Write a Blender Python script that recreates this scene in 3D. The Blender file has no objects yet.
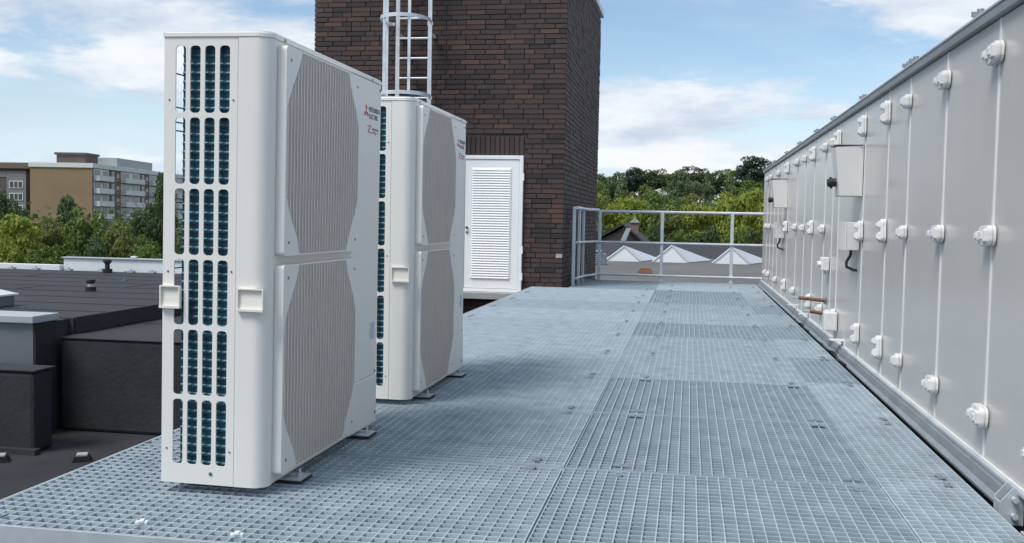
import bpy, bmesh, math, random
import numpy as np
from mathutils import Matrix, Vector, Euler

# ------------------------------------------------------------------ camera, sky, sun, exposure
scn = bpy.context.scene
COL = scn.collection
R = math.radians

cam_d = bpy.data.cameras.new('camera')
cam = bpy.data.objects.new('camera', cam_d)
COL.objects.link(cam)
cam_d.sensor_width = 36.0
cam_d.lens = 35.38
cam_d.clip_start = 0.05
cam_d.clip_end = 6000
_r = Vector((0.98461352, 0.17375468, 0.01858835))
_u = Vector((-0.02727589, 0.0477454, 0.99848706))
_f = Vector((-0.17260429, 0.98363087, -0.05175008))
cam.matrix_world = Matrix(((_r.x, _u.x, -_f.x, 0), (_r.y, _u.y, -_f.y, 0), (_r.z, _u.z, -_f.z, 0.8317), (0, 0, 0, 1)))
scn.camera = cam

SUN_DIR = Vector((-0.45, -0.52, 1.02)).normalized()      # towards the sun: behind the viewer, to the left
SUN_EL = math.asin(SUN_DIR.z)
SUN_AZ = math.atan2(SUN_DIR.x, SUN_DIR.y)

world = bpy.data.worlds.new('World')
scn.world = world
world.use_nodes = True
wt = world.node_tree
wt.nodes.clear()
WN = wt.nodes.new
WL = wt.links.new
sky = WN('ShaderNodeTexSky')
sky.sky_type = 'NISHITA'
sky.sun_disc = False
sky.sun_elevation = SUN_EL
sky.sun_rotation = SUN_AZ
sky.air_density = 1.0
sky.dust_density = 0.35
sky.ozone_density = 1.0
tc = WN('ShaderNodeTexCoord')
sep = WN('ShaderNodeSeparateXYZ')
WL(tc.outputs['Generated'], sep.inputs[0])


def wmath(op, a, b=None, clamp=False):
    n = WN('ShaderNodeMath')
    n.operation = op
    n.use_clamp = clamp
    for i, x in enumerate((a, b)):
        if x is None:
            continue
        if isinstance(x, (int, float)):
            n.inputs[i].default_value = x
        else:
            WL(x, n.inputs[i])
    return n.outputs[0]


zc = wmath('ADD', wmath('MAXIMUM', sep.outputs[2], 0.0), 0.22)
cx_ = wmath('DIVIDE', sep.outputs[0], zc)
cy_ = wmath('DIVIDE', sep.outputs[1], zc)
comb = WN('ShaderNodeCombineXYZ')
WL(cx_, comb.inputs[0])
WL(cy_, comb.inputs[1])
WL(wmath('MULTIPLY', wmath('MAXIMUM', sep.outputs[2], 0.0), 4.0), comb.inputs[2])


def wnoise(scale, detail, rough, off, dist=0.15):
    m = WN('ShaderNodeMapping')
    m.inputs['Location'].default_value = off
    WL(comb.outputs[0], m.inputs[0])
    n = WN('ShaderNodeTexNoise')
    n.inputs['Scale'].default_value = scale
    n.inputs['Detail'].default_value = detail
    n.inputs['Roughness'].default_value = rough
    n.inputs['Distortion'].default_value = dist
    WL(m.outputs[0], n.inputs['Vector'])
    return n.outputs['Fac']


def wramp(src, p0, p1, c0=(0, 0, 0), c1=(1, 1, 1)):
    r = WN('ShaderNodeValToRGB')
    r.color_ramp.interpolation = 'EASE'
    r.color_ramp.elements[0].position = p0
    r.color_ramp.elements[1].position = p1
    r.color_ramp.elements[0].color = (*c0, 1)
    r.color_ramp.elements[1].color = (*c1, 1)
    WL(src, r.inputs[0])
    return r.outputs[0]


CLOUD_OFF = (-4.1, 8.8, 0.0)
body = wnoise(1.0, 10.0, 0.57, CLOUD_OFF)
veil = wnoise(0.5, 6.0, 0.6, (CLOUD_OFF[0] + 3.0, CLOUD_OFF[1] + 11.0, 2.0), 0.6)
puff = wnoise(2.6, 8.0, 0.6, (CLOUD_OFF[0] + 9.0, CLOUD_OFF[1] - 4.0, 1.0))
cover = wmath('MAXIMUM', wramp(body, 0.455, 0.545), wmath('MULTIPLY', wramp(veil, 0.42, 0.72), 0.5), True)
# white tops where the cloud is thick and puffy, blue-grey bases elsewhere
tone = wmath('ADD', wmath('MULTIPLY', body, 0.45), wmath('MULTIPLY', puff, 0.55))
shade = wramp(tone, 0.40, 0.60, (5.0, 5.8, 7.0), (8.1, 8.35, 8.7))
cmix = WN('ShaderNodeMix')
cmix.data_type = 'RGBA'
WL(wmath('MULTIPLY', cover, 0.95), cmix.inputs['Factor'])
blue = WN('ShaderNodeHueSaturation')
blue.inputs['Saturation'].default_value = 1.12
blue.inputs['Value'].default_value = 1.22
WL(sky.outputs[0], blue.inputs['Color'])
WL(blue.outputs[0], cmix.inputs['A'])
WL(shade, cmix.inputs['B'])
low_air = WN('ShaderNodeMix')          # pale moist air towards the horizon, the same all round
low_air.data_type = 'RGBA'
WL(wmath('MULTIPLY', wramp(sep.outputs[2], 0.015, 0.17, (1, 1, 1), (0, 0, 0)), 0.82), low_air.inputs['Factor'])
WL(blue.outputs[0], low_air.inputs['A'])
low_air.inputs['B'].default_value = (6.0, 7.2, 8.6, 1)
WL(low_air.outputs['Result'], cmix.inputs['A'])
bg = WN('ShaderNodeBackground')
bg.inputs['Strength'].default_value = 0.060
WL(cmix.outputs['Result'], bg.inputs['Color'])
wo = WN('ShaderNodeOutputWorld')
WL(bg.outputs[0], wo.inputs[0])

sun_d = bpy.data.lights.new('sun', 'SUN')
sun_d.energy = 1.5
sun_d.angle = R(22)
sun_d.color = (1.0, 0.965, 0.91)
sun = bpy.data.objects.new('sun', sun_d)
COL.objects.link(sun)
sun.rotation_euler = SUN_DIR.to_track_quat('Z', 'Y').to_euler()

scn.view_settings.view_transform = 'Standard'
scn.view_settings.look = 'None'
scn.view_settings.gamma = 1.0
scn.view_settings.use_curve_mapping = False
scn.view_settings.exposure = 0.97
scn.render.engine = 'CYCLES'

# ------------------------------------------------------------------ materials


def mat(name, col, rough=0.6, metal=0.0, var=0.12, vscale=6.0, bump=0.0, bscale=60.0, spec=0.5,
        objvar=0.0, col2=None, stretch=None, island=False, detail=5.0, coat=0.0):
    m = bpy.data.materials.new(name)
    m.use_nodes = True
    nt = m.node_tree
    N, L = nt.nodes.new, nt.links.new
    b = nt.nodes['Principled BSDF']
    b.inputs['Roughness'].default_value = rough
    b.inputs['Metallic'].default_value = metal
    b.inputs['Specular IOR Level'].default_value = spec
    b.inputs['Coat Weight'].default_value = coat
    t = N('ShaderNodeTexCoord')
    mp = N('ShaderNodeMapping')
    L(t.outputs['Object'], mp.inputs[0])
    if stretch:
        mp.inputs['Scale'].default_value = stretch
    n = N('ShaderNodeTexNoise')
    n.inputs['Scale'].default_value = vscale
    n.inputs['Detail'].default_value = detail
    n.inputs['Roughness'].default_value = 0.6
    L(mp.outputs[0], n.inputs['Vector'])
    rp = N('ShaderNodeValToRGB')
    c = Vector(col)
    c2 = Vector(col2) if col2 else c * (1 + var)
    c1 = c if col2 else c * (1 - var)
    rp.color_ramp.elements[0].position = 0.32
    rp.color_ramp.elements[1].position = 0.68
    rp.color_ramp.elements[0].color = (*c1, 1)
    rp.color_ramp.elements[1].color = (*c2, 1)
    L(n.outputs['Fac'], rp.inputs[0])
    out = rp.outputs[0]
    if objvar > 0:
        if island:
            g = N('ShaderNodeNewGeometry')
            src = g.outputs['Random Per Island']
        else:
            g = N('ShaderNodeObjectInfo')
            src = g.outputs['Random']
        mr = N('ShaderNodeMapRange')
        mr.inputs['To Min'].default_value = 1 - objvar
        mr.inputs['To Max'].default_value = 1 + objvar
        L(src, mr.inputs['Value'])
        mx = N('ShaderNodeVectorMath')
        mx.operation = 'SCALE'
        L(out, mx.inputs[0])
        L(mr.outputs[0], mx.inputs['Scale'])
        out = mx.outputs[0]
    L(out, b.inputs['Base Color'])
    if rough < 0.9:
        rr = N('ShaderNodeMapRange')
        rr.inputs['To Min'].default_value = max(0.02, rough - 0.08)
        rr.inputs['To Max'].default_value = min(1, rough + 0.08)
        L(n.outputs['Fac'], rr.inputs['Value'])
        L(rr.outputs[0], b.inputs['Roughness'])
    if bump > 0:
        n3 = N('ShaderNodeTexNoise')
        n3.inputs['Scale'].default_value = bscale
        n3.inputs['Detail'].default_value = 4
        L(t.outputs['Object'], n3.inputs['Vector'])
        bp = N('ShaderNodeBump')
        bp.inputs['Strength'].default_value = bump
        bp.inputs['Distance'].default_value = 0.01
        L(n3.outputs['Fac'], bp.inputs['Height'])
        L(bp.outputs[0], b.inputs['Normal'])
    return m


def ramp_mat(name, stops, island, rough=0.85, bump=0.0, bscale=80, noise_mix=0.25, nscale=20.0, trans=0.0, objshift=0.0):
    """colour picked at random for each object (or mesh island) from a ramp, with a little noise on top"""
    m = bpy.data.materials.new(name)
    m.use_nodes = True
    nt = m.node_tree
    N, L = nt.nodes.new, nt.links.new
    b = nt.nodes['Principled BSDF']
    b.inputs['Roughness'].default_value = rough
    if island:
        g = N('ShaderNodeNewGeometry')
        src = g.outputs['Random Per Island']
    else:
        g = N('ShaderNodeObjectInfo')
        src = g.outputs['Random']
    t = N('ShaderNodeTexCoord')
    n = N('ShaderNodeTexNoise')
    n.inputs['Scale'].default_value = nscale
    n.inputs['Detail'].default_value = 4
    L(t.outputs['Object'], n.inputs['Vector'])
    ma = N('ShaderNodeMath')
    ma.operation = 'MULTIPLY_ADD'
    L(n.outputs['Fac'], ma.inputs[0])
    ma.inputs[1].default_value = noise_mix * 2
    ma.inputs[2].default_value = -noise_mix
    ad = N('ShaderNodeMath')
    ad.operation = 'ADD'
    ad.use_clamp = True
    L(src, ad.inputs[0])
    L(ma.outputs[0], ad.inputs[1])
    rp = N('ShaderNodeValToRGB')
    e = rp.color_ramp.elements
    e[0].position, e[0].color = stops[0][0], (*stops[0][1], 1)
    e[1].position, e[1].color = stops[-1][0], (*stops[-1][1], 1)
    for pz, c in stops[1:-1]:
        x = e.new(pz)
        x.color = (*c, 1)
    L(ad.outputs[0], rp.inputs[0])
    L(rp.outputs[0], b.inputs['Base Color'])
    if bump > 0:
        bp = N('ShaderNodeBump')
        bp.inputs['Strength'].default_value = bump
        bp.inputs['Distance'].default_value = 0.008
        n2 = N('ShaderNodeTexNoise')
        n2.inputs['Scale'].default_value = bscale
        L(t.outputs['Object'], n2.inputs['Vector'])
        L(n2.outputs['Fac'], bp.inputs['Height'])
        L(bp.outputs[0], b.inputs['Normal'])
    if trans > 0:
        tr = N('ShaderNodeBsdfTranslucent')
        L(rp.outputs[0], tr.inputs['Color'])
        mx = N('ShaderNodeMixShader')
        mx.inputs[0].default_value = trans
        L(b.outputs[0], mx.inputs[1])
        L(tr.outputs[0], mx.inputs[2])
        L(mx.outputs[0], nt.nodes['Material Output'].inputs['Surface'])
    return m


M = {}
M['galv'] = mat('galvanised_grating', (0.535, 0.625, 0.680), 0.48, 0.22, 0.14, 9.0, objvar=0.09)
M['galv_shade'] = mat('shade_tinted_grating', (0.405, 0.492, 0.550), 0.50, 0.22, 0.14, 9.0, objvar=0.06)  # same zinc darkened: shade between the bars put into the colour
M['galv_rail'] = mat('galvanised_tube', (0.66, 0.70, 0.73), 0.42, 0.25, 0.12, 8.0)
M['galv_plate'] = mat('galvanised_plate', (0.52, 0.565, 0.605), 0.5, 0.3, 0.14, 5.0)
M['steel_mid'] = mat('base_frame_steel', (0.30, 0.33, 0.355), 0.45, 0.35, 0.12, 5.0)
M['steel_dark'] = mat('weathered_steel', (0.20, 0.23, 0.26), 0.5, 0.5, 0.2, 7.0)
M['white_case'] = mat('white_powder_coat', (0.800, 0.785, 0.745), 0.42, 0, 0.02, 1.2, bump=0.03, bscale=220)
M['white_lid'] = mat('white_powder_coat_lid', (0.805, 0.79, 0.75), 0.4, 0, 0.02, 2)
M['cream'] = mat('cream_plastic', (0.78, 0.76, 0.69), 0.45, 0, 0.02, 4)
M['grille'] = mat('warm_grey_plastic', (0.64, 0.595, 0.55), 0.55, 0, 0.03, 8)
M['dark_in'] = mat('dark_interior', (0.035, 0.036, 0.038), 0.8, 0, 0.2, 6)
M['fin'] = mat('blue_fin_coating', (0.018, 0.072, 0.098), 0.4, 0.2, 0.35, 18, objvar=0)
M['tube'] = mat('teal_tube', (0.055, 0.155, 0.200), 0.4, 0.3, 0.3, 25)
M['wire'] = mat('coated_wire', (0.32, 0.36, 0.40), 0.5, 0, 0.05, 5)
M['rubber'] = mat('black_rubber', (0.022, 0.022, 0.024), 0.75, 0, 0.15, 20)
M['screw'] = mat('screw_steel', (0.25, 0.25, 0.25), 0.4, 0.7, 0.1, 20)
M['red'] = mat('red_print', (0.62, 0.02, 0.035), 0.5, 0, 0.03, 10)
M['print'] = mat('grey_print', (0.13, 0.13, 0.16), 0.55, 0, 0.03, 10)
M['pink'] = mat('pink_print', (0.62, 0.16, 0.38), 0.5, 0, 0.05, 10)
M['sticker'] = mat('pale_blue_sticker', (0.42, 0.56, 0.70), 0.5, 0, 0.15, 60)
M['mortar'] = mat('dark_mortar', (0.046, 0.041, 0.040), 0.95, 0, 0.25, 15)
BR = [(0.0, (0.028, 0.021, 0.022)), (0.22, (0.046, 0.031, 0.031)), (0.45, (0.068, 0.042, 0.038)),
      (0.66, (0.056, 0.040, 0.040)), (0.88, (0.080, 0.045, 0.038)), (1.0, (0.110, 0.060, 0.047))]
M['brick'] = ramp_mat('clinker_brick', BR, False, 0.75, 0.5, 60, 0.16, 9.0)
M['brick_many'] = ramp_mat('clinker_brick_joined', BR, True, 0.75, 0.5, 60, 0.16, 9.0)
M['paint_brick'] = mat('lime_stained_brick', (0.42, 0.36, 0.34), 0.85, 0, 0.15, 30)
M['door'] = mat('white_door_paint', (0.90, 0.90, 0.885), 0.45, 0, 0.025, 2)
M['concrete'] = mat('concrete', (0.36, 0.37, 0.37), 0.9, 0, 0.14, 7, bump=0.3)
M['ahu'] = mat('light_grey_sheet', (0.545, 0.540, 0.522), 0.24, 0, 0.03, 0.9, objvar=0.02, stretch=(1, 1, 0.4))
M['seam'] = mat('white_seam_profile', (0.76, 0.76, 0.74), 0.4, 0, 0.06, 4)
M['clamp'] = mat('white_grey_plastic', (0.74, 0.745, 0.74), 0.42, 0, 0.08, 30)
M['ahu_top'] = mat('roof_edge_sheet', (0.27, 0.29, 0.30), 0.45, 0.2, 0.12, 3)
M['hood'] = mat('hood_white_sheet', (0.70, 0.70, 0.68), 0.4, 0, 0.03, 3)
M['copper'] = mat('dull_copper', (0.27, 0.115, 0.07), 0.5, 0.4, 0.25, 20)
M['black'] = mat('black_plastic', (0.018, 0.018, 0.02), 0.5, 0, 0.1, 20)
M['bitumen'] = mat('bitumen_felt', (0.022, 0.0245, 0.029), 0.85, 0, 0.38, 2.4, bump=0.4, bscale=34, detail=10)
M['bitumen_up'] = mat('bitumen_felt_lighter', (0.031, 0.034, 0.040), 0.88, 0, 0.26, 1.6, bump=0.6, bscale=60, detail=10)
M['seal'] = mat('felt_seam', (0.026, 0.0285, 0.033), 0.8, 0, 0.2, 5)
M['grey_metal'] = mat('grey_metal_cladding', (0.17, 0.185, 0.205), 0.42, 0.25, 0.06, 1.5)
M['coping'] = mat('pale_metal_coping', (0.42, 0.46, 0.49), 0.42, 0.3, 0.06, 3)
M['white_trim'] = mat('white_trim', (0.72, 0.74, 0.75), 0.5, 0, 0.05, 3)
M['dome'] = mat('milky_dome', (0.72, 0.74, 0.76), 0.25, 0, 0.04, 3)
M['glass'] = mat('dark_glass', (0.03, 0.035, 0.042), 0.12, 0, 0.3, 0.6, spec=0.8)
M['roof_grey'] = mat('gravelled_roof_felt', (0.125, 0.123, 0.118), 0.95, 0, 0.16, 0.5, bump=0.4, bscale=40, detail=8)
M['slate'] = mat('dark_slate', (0.034, 0.034, 0.040), 0.7, 0, 0.2, 1.0)
M['polycarb'] = mat('white_translucent_sheet', (0.82, 0.84, 0.85), 0.3, 0, 0.03, 1.0)
M['polycarb_roof'] = mat('grey_white_sheet', (0.50, 0.53, 0.57), 0.35, 0, 0.05, 1.0)
M['terracotta'] = mat('terracotta', (0.24, 0.115, 0.075), 0.85, 0, 0.15, 3)
M['tan'] = mat('tan_concrete_panel', (0.270, 0.195, 0.115), 0.9, 0, 0.10, 0.16, detail=6)
M['brown_wall'] = mat('brown_exposed_aggregate', (0.17, 0.125, 0.10), 0.9, 0, 0.15, 0.3)
M['house_wall'] = mat('weathered_brown_boards', (0.055, 0.044, 0.038), 0.9, 0, 0.2, 1.5)
M['dark_wall'] = mat('dark_brown_render', (0.105, 0.085, 0.078), 0.9, 0, 0.12, 0.3)
M['grey_wall'] = mat('grey_render', (0.20, 0.20, 0.20), 0.9, 0, 0.1, 0.3)
M['white_wall'] = mat('white_render', (0.68, 0.69, 0.68), 0.85, 0, 0.05, 0.4)
M['pale_green'] = mat('pale_green_grey_sheet', (0.34, 0.37, 0.36), 0.8, 0, 0.05, 0.4)
M['ground'] = mat('meadow_ground', (0.045, 0.065, 0.022), 0.95, 0, 0.3, 0.03, detail=8)
M['hill'] = mat('wooded_hill_ground', (0.030, 0.048, 0.018), 0.95, 0, 0.35, 0.05, detail=8)
M['bark'] = mat('bark', (0.085, 0.066, 0.05), 0.95, 0, 0.25, 2.0)


def leafmat(name, a, b, c):
    return ramp_mat(name, [(0.0, a), (0.5, b), (1.0, c)], True, 0.75, 0, 0, 0.22, 0.5, trans=0.34)


M['leaf_yellow'] = leafmat('leaf_yellow_green', (0.122, 0.173, 0.023), (0.243, 0.301, 0.041), (0.371, 0.416, 0.070))
M['leaf_mid'] = leafmat('leaf_mid_green', (0.064, 0.118, 0.023), (0.128, 0.195, 0.038), (0.198, 0.262, 0.064))
M['leaf_dark'] = leafmat('leaf_dark_green', (0.041, 0.074, 0.026), (0.077, 0.120, 0.041), (0.122, 0.166, 0.061))
M['leaf_olive'] = leafmat('leaf_olive', (0.090, 0.118, 0.028), (0.160, 0.192, 0.051), (0.237, 0.262, 0.083))
M['leaf_grey'] = leafmat('leaf_grey_green', (0.074, 0.118, 0.049), (0.134, 0.186, 0.079), (0.205, 0.256, 0.122))
M['needle'] = leafmat('needle_blue_green', (0.026, 0.049, 0.028), (0.046, 0.074, 0.041), (0.072, 0.102, 0.059))

# ------------------------------------------------------------------ helpers


class MB:
    """collects shapes, builds ONE mesh object"""

    def __init__(self):
        self.v, self.f, self.s = [], [], []

    def add(self, vs, fs, smooth=False):
        o = len(self.v)
        self.v += [tuple(x) for x in vs]
        self.f += [tuple(i + o for i in q) for q in fs]
        self.s += [smooth] * len(fs)
        return self

    def box(self, x0, x1, y0, y1, z0, z1):
        return self.add([(x0, y0, z0), (x1, y0, z0), (x1, y1, z0), (x0, y1, z0), (x0, y0, z1), (x1, y0, z1), (x1, y1, z1), (x0, y1, z1)],
                        [(0, 3, 2, 1), (4, 5, 6, 7), (0, 1, 5, 4), (1, 2, 6, 5), (2, 3, 7, 6), (3, 0, 4, 7)])

    def cyl(self, p0, p1, r, n=10, r1=None, caps=True):
        p0, p1 = Vector(p0), Vector(p1)
        d = (p1 - p0).normalized()
        a = d.orthogonal().normalized()
        b = d.cross(a)
        r1 = r if r1 is None else r1
        vs = []
        for p, q in ((p0, r), (p1, r1)):
            for k in range(n):
                t = 2 * math.pi * k / n
                vs.append(p + (a * math.cos(t) + b * math.sin(t)) * q)
        self.add(vs, [(k, (k + 1) % n, n + (k + 1) % n, n + k) for k in range(n)], True)
        if caps:
            self.add(vs, [tuple(range(n - 1, -1, -1)), tuple(range(n, 2 * n))])
        return self

    def tube(self, pts, r, n=8, closed=False):
        pts = [Vector(p) for p in pts]
        m = len(pts)
        vs, fs = [], []
        up = None
        for i, p in enumerate(pts):
            if closed:
                d = (pts[(i + 1) % m] - pts[i - 1]).normalized()
            else:
                d = (pts[min(i + 1, m - 1)] - pts[max(i - 1, 0)]).normalized()
            if up is None:
                up = d.orthogonal().normalized()
            a = (up - d * up.dot(d)).normalized()
            up = a
            b = d.cross(a)
            for k in range(n):
                t = 2 * math.pi * k / n
                rr = r[i] if isinstance(r, (list, tuple)) else r
                vs.append(p + (a * math.cos(t) + b * math.sin(t)) * rr)
        for i in range(m if closed else m - 1):
            j = (i + 1) % m
            for k in range(n):
                fs.append((i * n + k, i * n + (k + 1) % n, j * n + (k + 1) % n, j * n + k))
        self.add(vs, fs, True)
        if not closed:
            self.add(vs[:n], [tuple(range(n - 1, -1, -1))])
            self.add(vs[-n:], [tuple(range(n))])
        return self

    def prism(self, poly, fn, a, b):
        """poly: 2-D points counter-clockwise; fn(u, v, w) -> xyz; from w=a to w=b"""
        n = len(poly)
        vs = [fn(u, v, a) for u, v in poly] + [fn(u, v, b) for u, v in poly]
        fs = [(k, (k + 1) % n, n + (k + 1) % n, n + k) for k in range(n)]
        fs += [tuple(range(n - 1, -1, -1)), tuple(range(n, 2 * n))]
        return self.add(vs, fs)

    def build(self, name, m, parent=None, loc=None, fix=True):
        me = bpy.data.meshes.new(name)
        me.from_pydata(self.v, [], self.f)
        if fix:
            bm = bmesh.new()
            bm.from_mesh(me)
            bmesh.ops.recalc_face_normals(bm, faces=bm.faces)
            bm.to_mesh(me)
            bm.free()
        me.polygons.foreach_set('use_smooth', self.s)
        me.materials.append(m)
        me.update()
        return link(name, me, parent, loc)


def link(name, me, parent=None, loc=None):
    o = bpy.data.objects.new(name, me)
    COL.objects.link(o)
    if parent:
        o.parent = parent
    if loc:
        o.location = loc
    return o


def boxo(name, m, parent, x0, x1, y0, y1, z0, z1, bev=0.0):
    mb = MB().box(x0, x1, y0, y1, z0, z1)
    o = mb.build(name, m, parent)
    if bev:
        bm = bmesh.new()
        bm.from_mesh(o.data)
        bmesh.ops.bevel(bm, geom=list(bm.edges), offset=bev, segments=2, affect='EDGES', profile=0.5)
        bm.to_mesh(o.data)
        bm.free()
    return o


def plate(name, outer, holes, thick, matrix, m, parent):
    """flat sheet with real holes; 2-D outline in (u, v), moved by matrix"""
    cu = bpy.data.curves.new(name, 'CURVE')
    cu.dimensions = '2D'
    cu.fill_mode = 'BOTH'
    cu.extrude = thick / 2
    for lp in [outer] + holes:
        s = cu.splines.new('POLY')
        s.points.add(len(lp) - 1)
        for i, (u, v) in enumerate(lp):
            s.points[i].co = (u, v, 0, 1)
        s.use_cyclic_u = True
    tmp = bpy.data.objects.new('tmp', cu)
    me = bpy.data.meshes.new_from_object(tmp)
    bpy.data.objects.remove(tmp)
    bpy.data.curves.remove(cu)
    me.transform(matrix)
    me.materials.clear()
    me.materials.append(m)
    me.name = name
    return link(name, me, parent)


def rrect(u0, u1, v0, v1, r, n=4):
    pts = []
    for cu, cv, a0 in ((u1 - r, v0 + r, -90), (u1 - r, v1 - r, 0), (u0 + r, v1 - r, 90), (u0 + r, v0 + r, 180)):
        for k in range(n + 1):
            a = R(a0 + 90 * k / n)
            pts.append((cu + r * math.cos(a), cv + r * math.sin(a)))
    return pts


def empty(name, loc=(0, 0, 0), rz=0.0):
    o = bpy.data.objects.new(name, None)
    COL.objects.link(o)
    o.location = loc
    o.rotation_euler = (0, 0, rz)
    o.empty_display_size = 0.1
    return o


def tag(o, label=None, cat=None, group=None, kind=None):
    if label:
        o['label'] = label
    if cat:
        o['category'] = cat
    if group:
        o['group'] = group
    if kind:
        o['kind'] = kind
    return o


def copy_tree(o, parent=None):
    c = o.copy()
    COL.objects.link(c)
    c.parent = parent
    for ch in list(o.children):
        copy_tree(ch, c)
    return c


def mat_from(xa, ya, za, o):
    xa, ya, za, o = Vector(xa), Vector(ya), Vector(za), Vector(o)
    return Matrix(((xa.x, ya.x, za.x, o.x), (xa.y, ya.y, za.y, o.y), (xa.z, ya.z, za.z, o.z), (0, 0, 0, 1)))


rng = random.Random(7)

# ------------------------------------------------------------------ terrain
g = MB()
g.add([(-2500, -1500, -12), (2500, -1500, -12), (2500, 3000, -12), (-2500, 3000, -12)], [(0, 1, 2, 3)])
tag(g.build('ground', M['ground'], fix=False), kind='structure')


def hill_z(x, y):
    t = min(1, max(0, (y - 95) / 150.0))
    base = -12 + 13.5 * (t * t * (3 - 2 * t))
    side = min(1, max(0, (x + 75) / 45.0))
    return -12.2 + (base + 12.2) * (side * side * (3 - 2 * side)) + 0.5 * math.sin(x * 0.11) * math.sin(y * 0.07)


h = MB()
nx, ny = 60, 40
for j in range(ny + 1):
    for i in range(nx + 1):
        x = -90 + 330 * i / nx
        y = 90 + 420 * j / ny
        h.v.append((x, y, hill_z(x, y)))
for j in range(ny):
    for i in range(nx):
        a = j * (nx + 1) + i
        h.f.append((a, a + 1, a + nx + 2, a + nx + 1))
        h.s.append(True)
tag(h.build('hill', M['hill'], fix=False), kind='structure')

# ------------------------------------------------------------------ own flat roof
b = MB().box(-13, 8.5, -7, 16.2, -12, -0.5)
tag(b.build('flat_roof', M['bitumen']), kind='structure')
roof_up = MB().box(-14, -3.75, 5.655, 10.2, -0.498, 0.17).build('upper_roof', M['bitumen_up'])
tag(roof_up, kind='structure')
# felt seams on the upper roof (overlaps between the felt strips)
for k, y in enumerate((6.05, 6.55, 7.05, 7.55, 8.05, 8.55, 9.05, 9.55)):
    dx = [0.0, 0.0, 0.0][k % 3]
    MB().box(-13.9, -3.80, y, y + 0.035, 0.169, 0.1735).build('felt_seam', M['seal'], roof_up)
for y0, xs in ((6.085, (-5.2, -7.4)), (6.585, (-6.1, -8.2)), (7.585, (-5.6, -7.9)), (8.085, (-4.9, -7.2)), (9.085, (-6.6, -5.1))):
    for x in xs:
        MB().box(x, x + 0.03, y0, y0 + 0.465, 0.169, 0.1733).build('felt_seam', M['seal'], roof_up)

# black felted ledge with its wall that faces the viewer
led = empty('felted_ledge', (0, 0, 0))
tag(led, 'black bitumen-covered roof ledge with long plain wall behind the walkway', 'roof ledge')
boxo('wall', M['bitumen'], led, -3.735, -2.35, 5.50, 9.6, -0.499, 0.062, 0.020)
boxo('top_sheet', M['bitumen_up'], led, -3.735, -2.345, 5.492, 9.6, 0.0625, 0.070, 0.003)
boxo('sheet_seam', M['seal'], led, -3.05, -3.02, 5.4965, 5.505, -0.45, 0.06)
boxo('sheet_seam', M['seal'], led, -2.70, -2.68, 5.4965, 5.505, -0.45, 0.06)
boxo('sheet_seam', M['seal'], led, -3.72, -2.36, 6.35, 6.39, 0.069, 0.0735)
# upstand of the upper roof along the ledge
boxo('upstand_flashing', M['bitumen'], led, -3.749, -3.736, 5.67, 10.19, 0.0705, 0.1755, 0.004)

# metal-clad parapet with a pale coping
par = empty('metal_parapet', (-3.72, 5.3, -0.5))
tag(par, 'grey metal-clad roof parapet with pale coping at the left edge', 'parapet')


def wbox(name, m, root, x0, x1, y0, y1, z0, z1, bev=0.0):
    lx, ly, lz = root.location
    return boxo(name, m, root, x0 - lx, x1 - lx, y0 - ly, y1 - ly, z0 - lz, z1 - lz, bev)


wbox('cladding', M['grey_metal'], par, -9.0, -3.775, 5.30, 5.50, -0.5, 0.170)
wbox('coping', M['coping'], par, -9.05, -3.755, 5.27, 5.52, 0.172, 0.215, 0.004)
wbox('side_felt', M['bitumen'], par, -3.7745, -3.762, 5.3025, 5.5005, -0.5, 0.1705)
wbox('rear_kerb', M['bitumen_up'], par, -9.0, -3.78, 5.521, 5.654, -0.5, 0.165)
wbox('cladding_joint', M['steel_dark'], par, -4.92, -4.91, 5.297, 5.31, -0.5, 0.168)

low = empty('low_parapet', (-3.5, 4.92, -0.5))
tag(low, 'low thick black felted parapet in front of the grey metal cladding', 'parapet')
wbox('wall', M['bitumen'], low, -9.0, -3.50, 4.92, 5.09, -0.5, -0.052, 0.022)
wbox('cap_sheet', M['bitumen_up'], low, -9.0, -3.490, 4.912, 5.097, -0.050, -0.038, 0.004)
wbox('corner_fillet', M['seal'], low, -9.0, -3.47, 4.88, 4.93, -0.5, -0.47)

# white far edge trims
ft = empty('white_roof_edge', (-9, 10.2, 0.17))
tag(ft, 'low white metal roof edge along the far side of the dark roof', 'roof edge')
wbox('edge_profile', M['white_trim'], ft, -14, -6.93, 10.20, 10.30, 0.10, 0.228, 0.004)
ft2 = empty('raised_white_roof_edge', (-6, 10.5, 0.17))
tag(ft2, 'raised white metal roof edge behind the black roof vent', 'roof edge')
wbox('edge_profile', M['white_trim'], ft2, -6.92, -2.6, 10.26, 10.36, 0.0, 0.305, 0.004)
wbox('drip_cap', M['coping'], ft2, -6.94, -2.6, 10.24, 10.38, 0.3055, 0.318, 0.003)
wbox('edge_mount', M['galv_rail'], ft2, -6.10, -6.03, 10.25, 10.3, 0.3185, 0.345, 0.008)
for k, x in enumerate((-7.45, -7.15, -6.75, -6.35, -6.0, -5.75)):
    o = MB().box(-0.035, 0.035, -0.03, 0.03, 0, 0.02).cyl((0, 0, 0.02), (0, 0, 0.035), 0.012, 8).build('conductor_holder', M['coping'])
    o.location = (x, 10.1, 0.1735)
    tag(o, 'small grey lightning conductor holder by the white roof edge, number %s from the left' % ('one', 'two', 'three', 'four', 'five', 'six')[k],
        'conductor holder', 'lightning conductor holders along the far roof edge')


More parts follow.
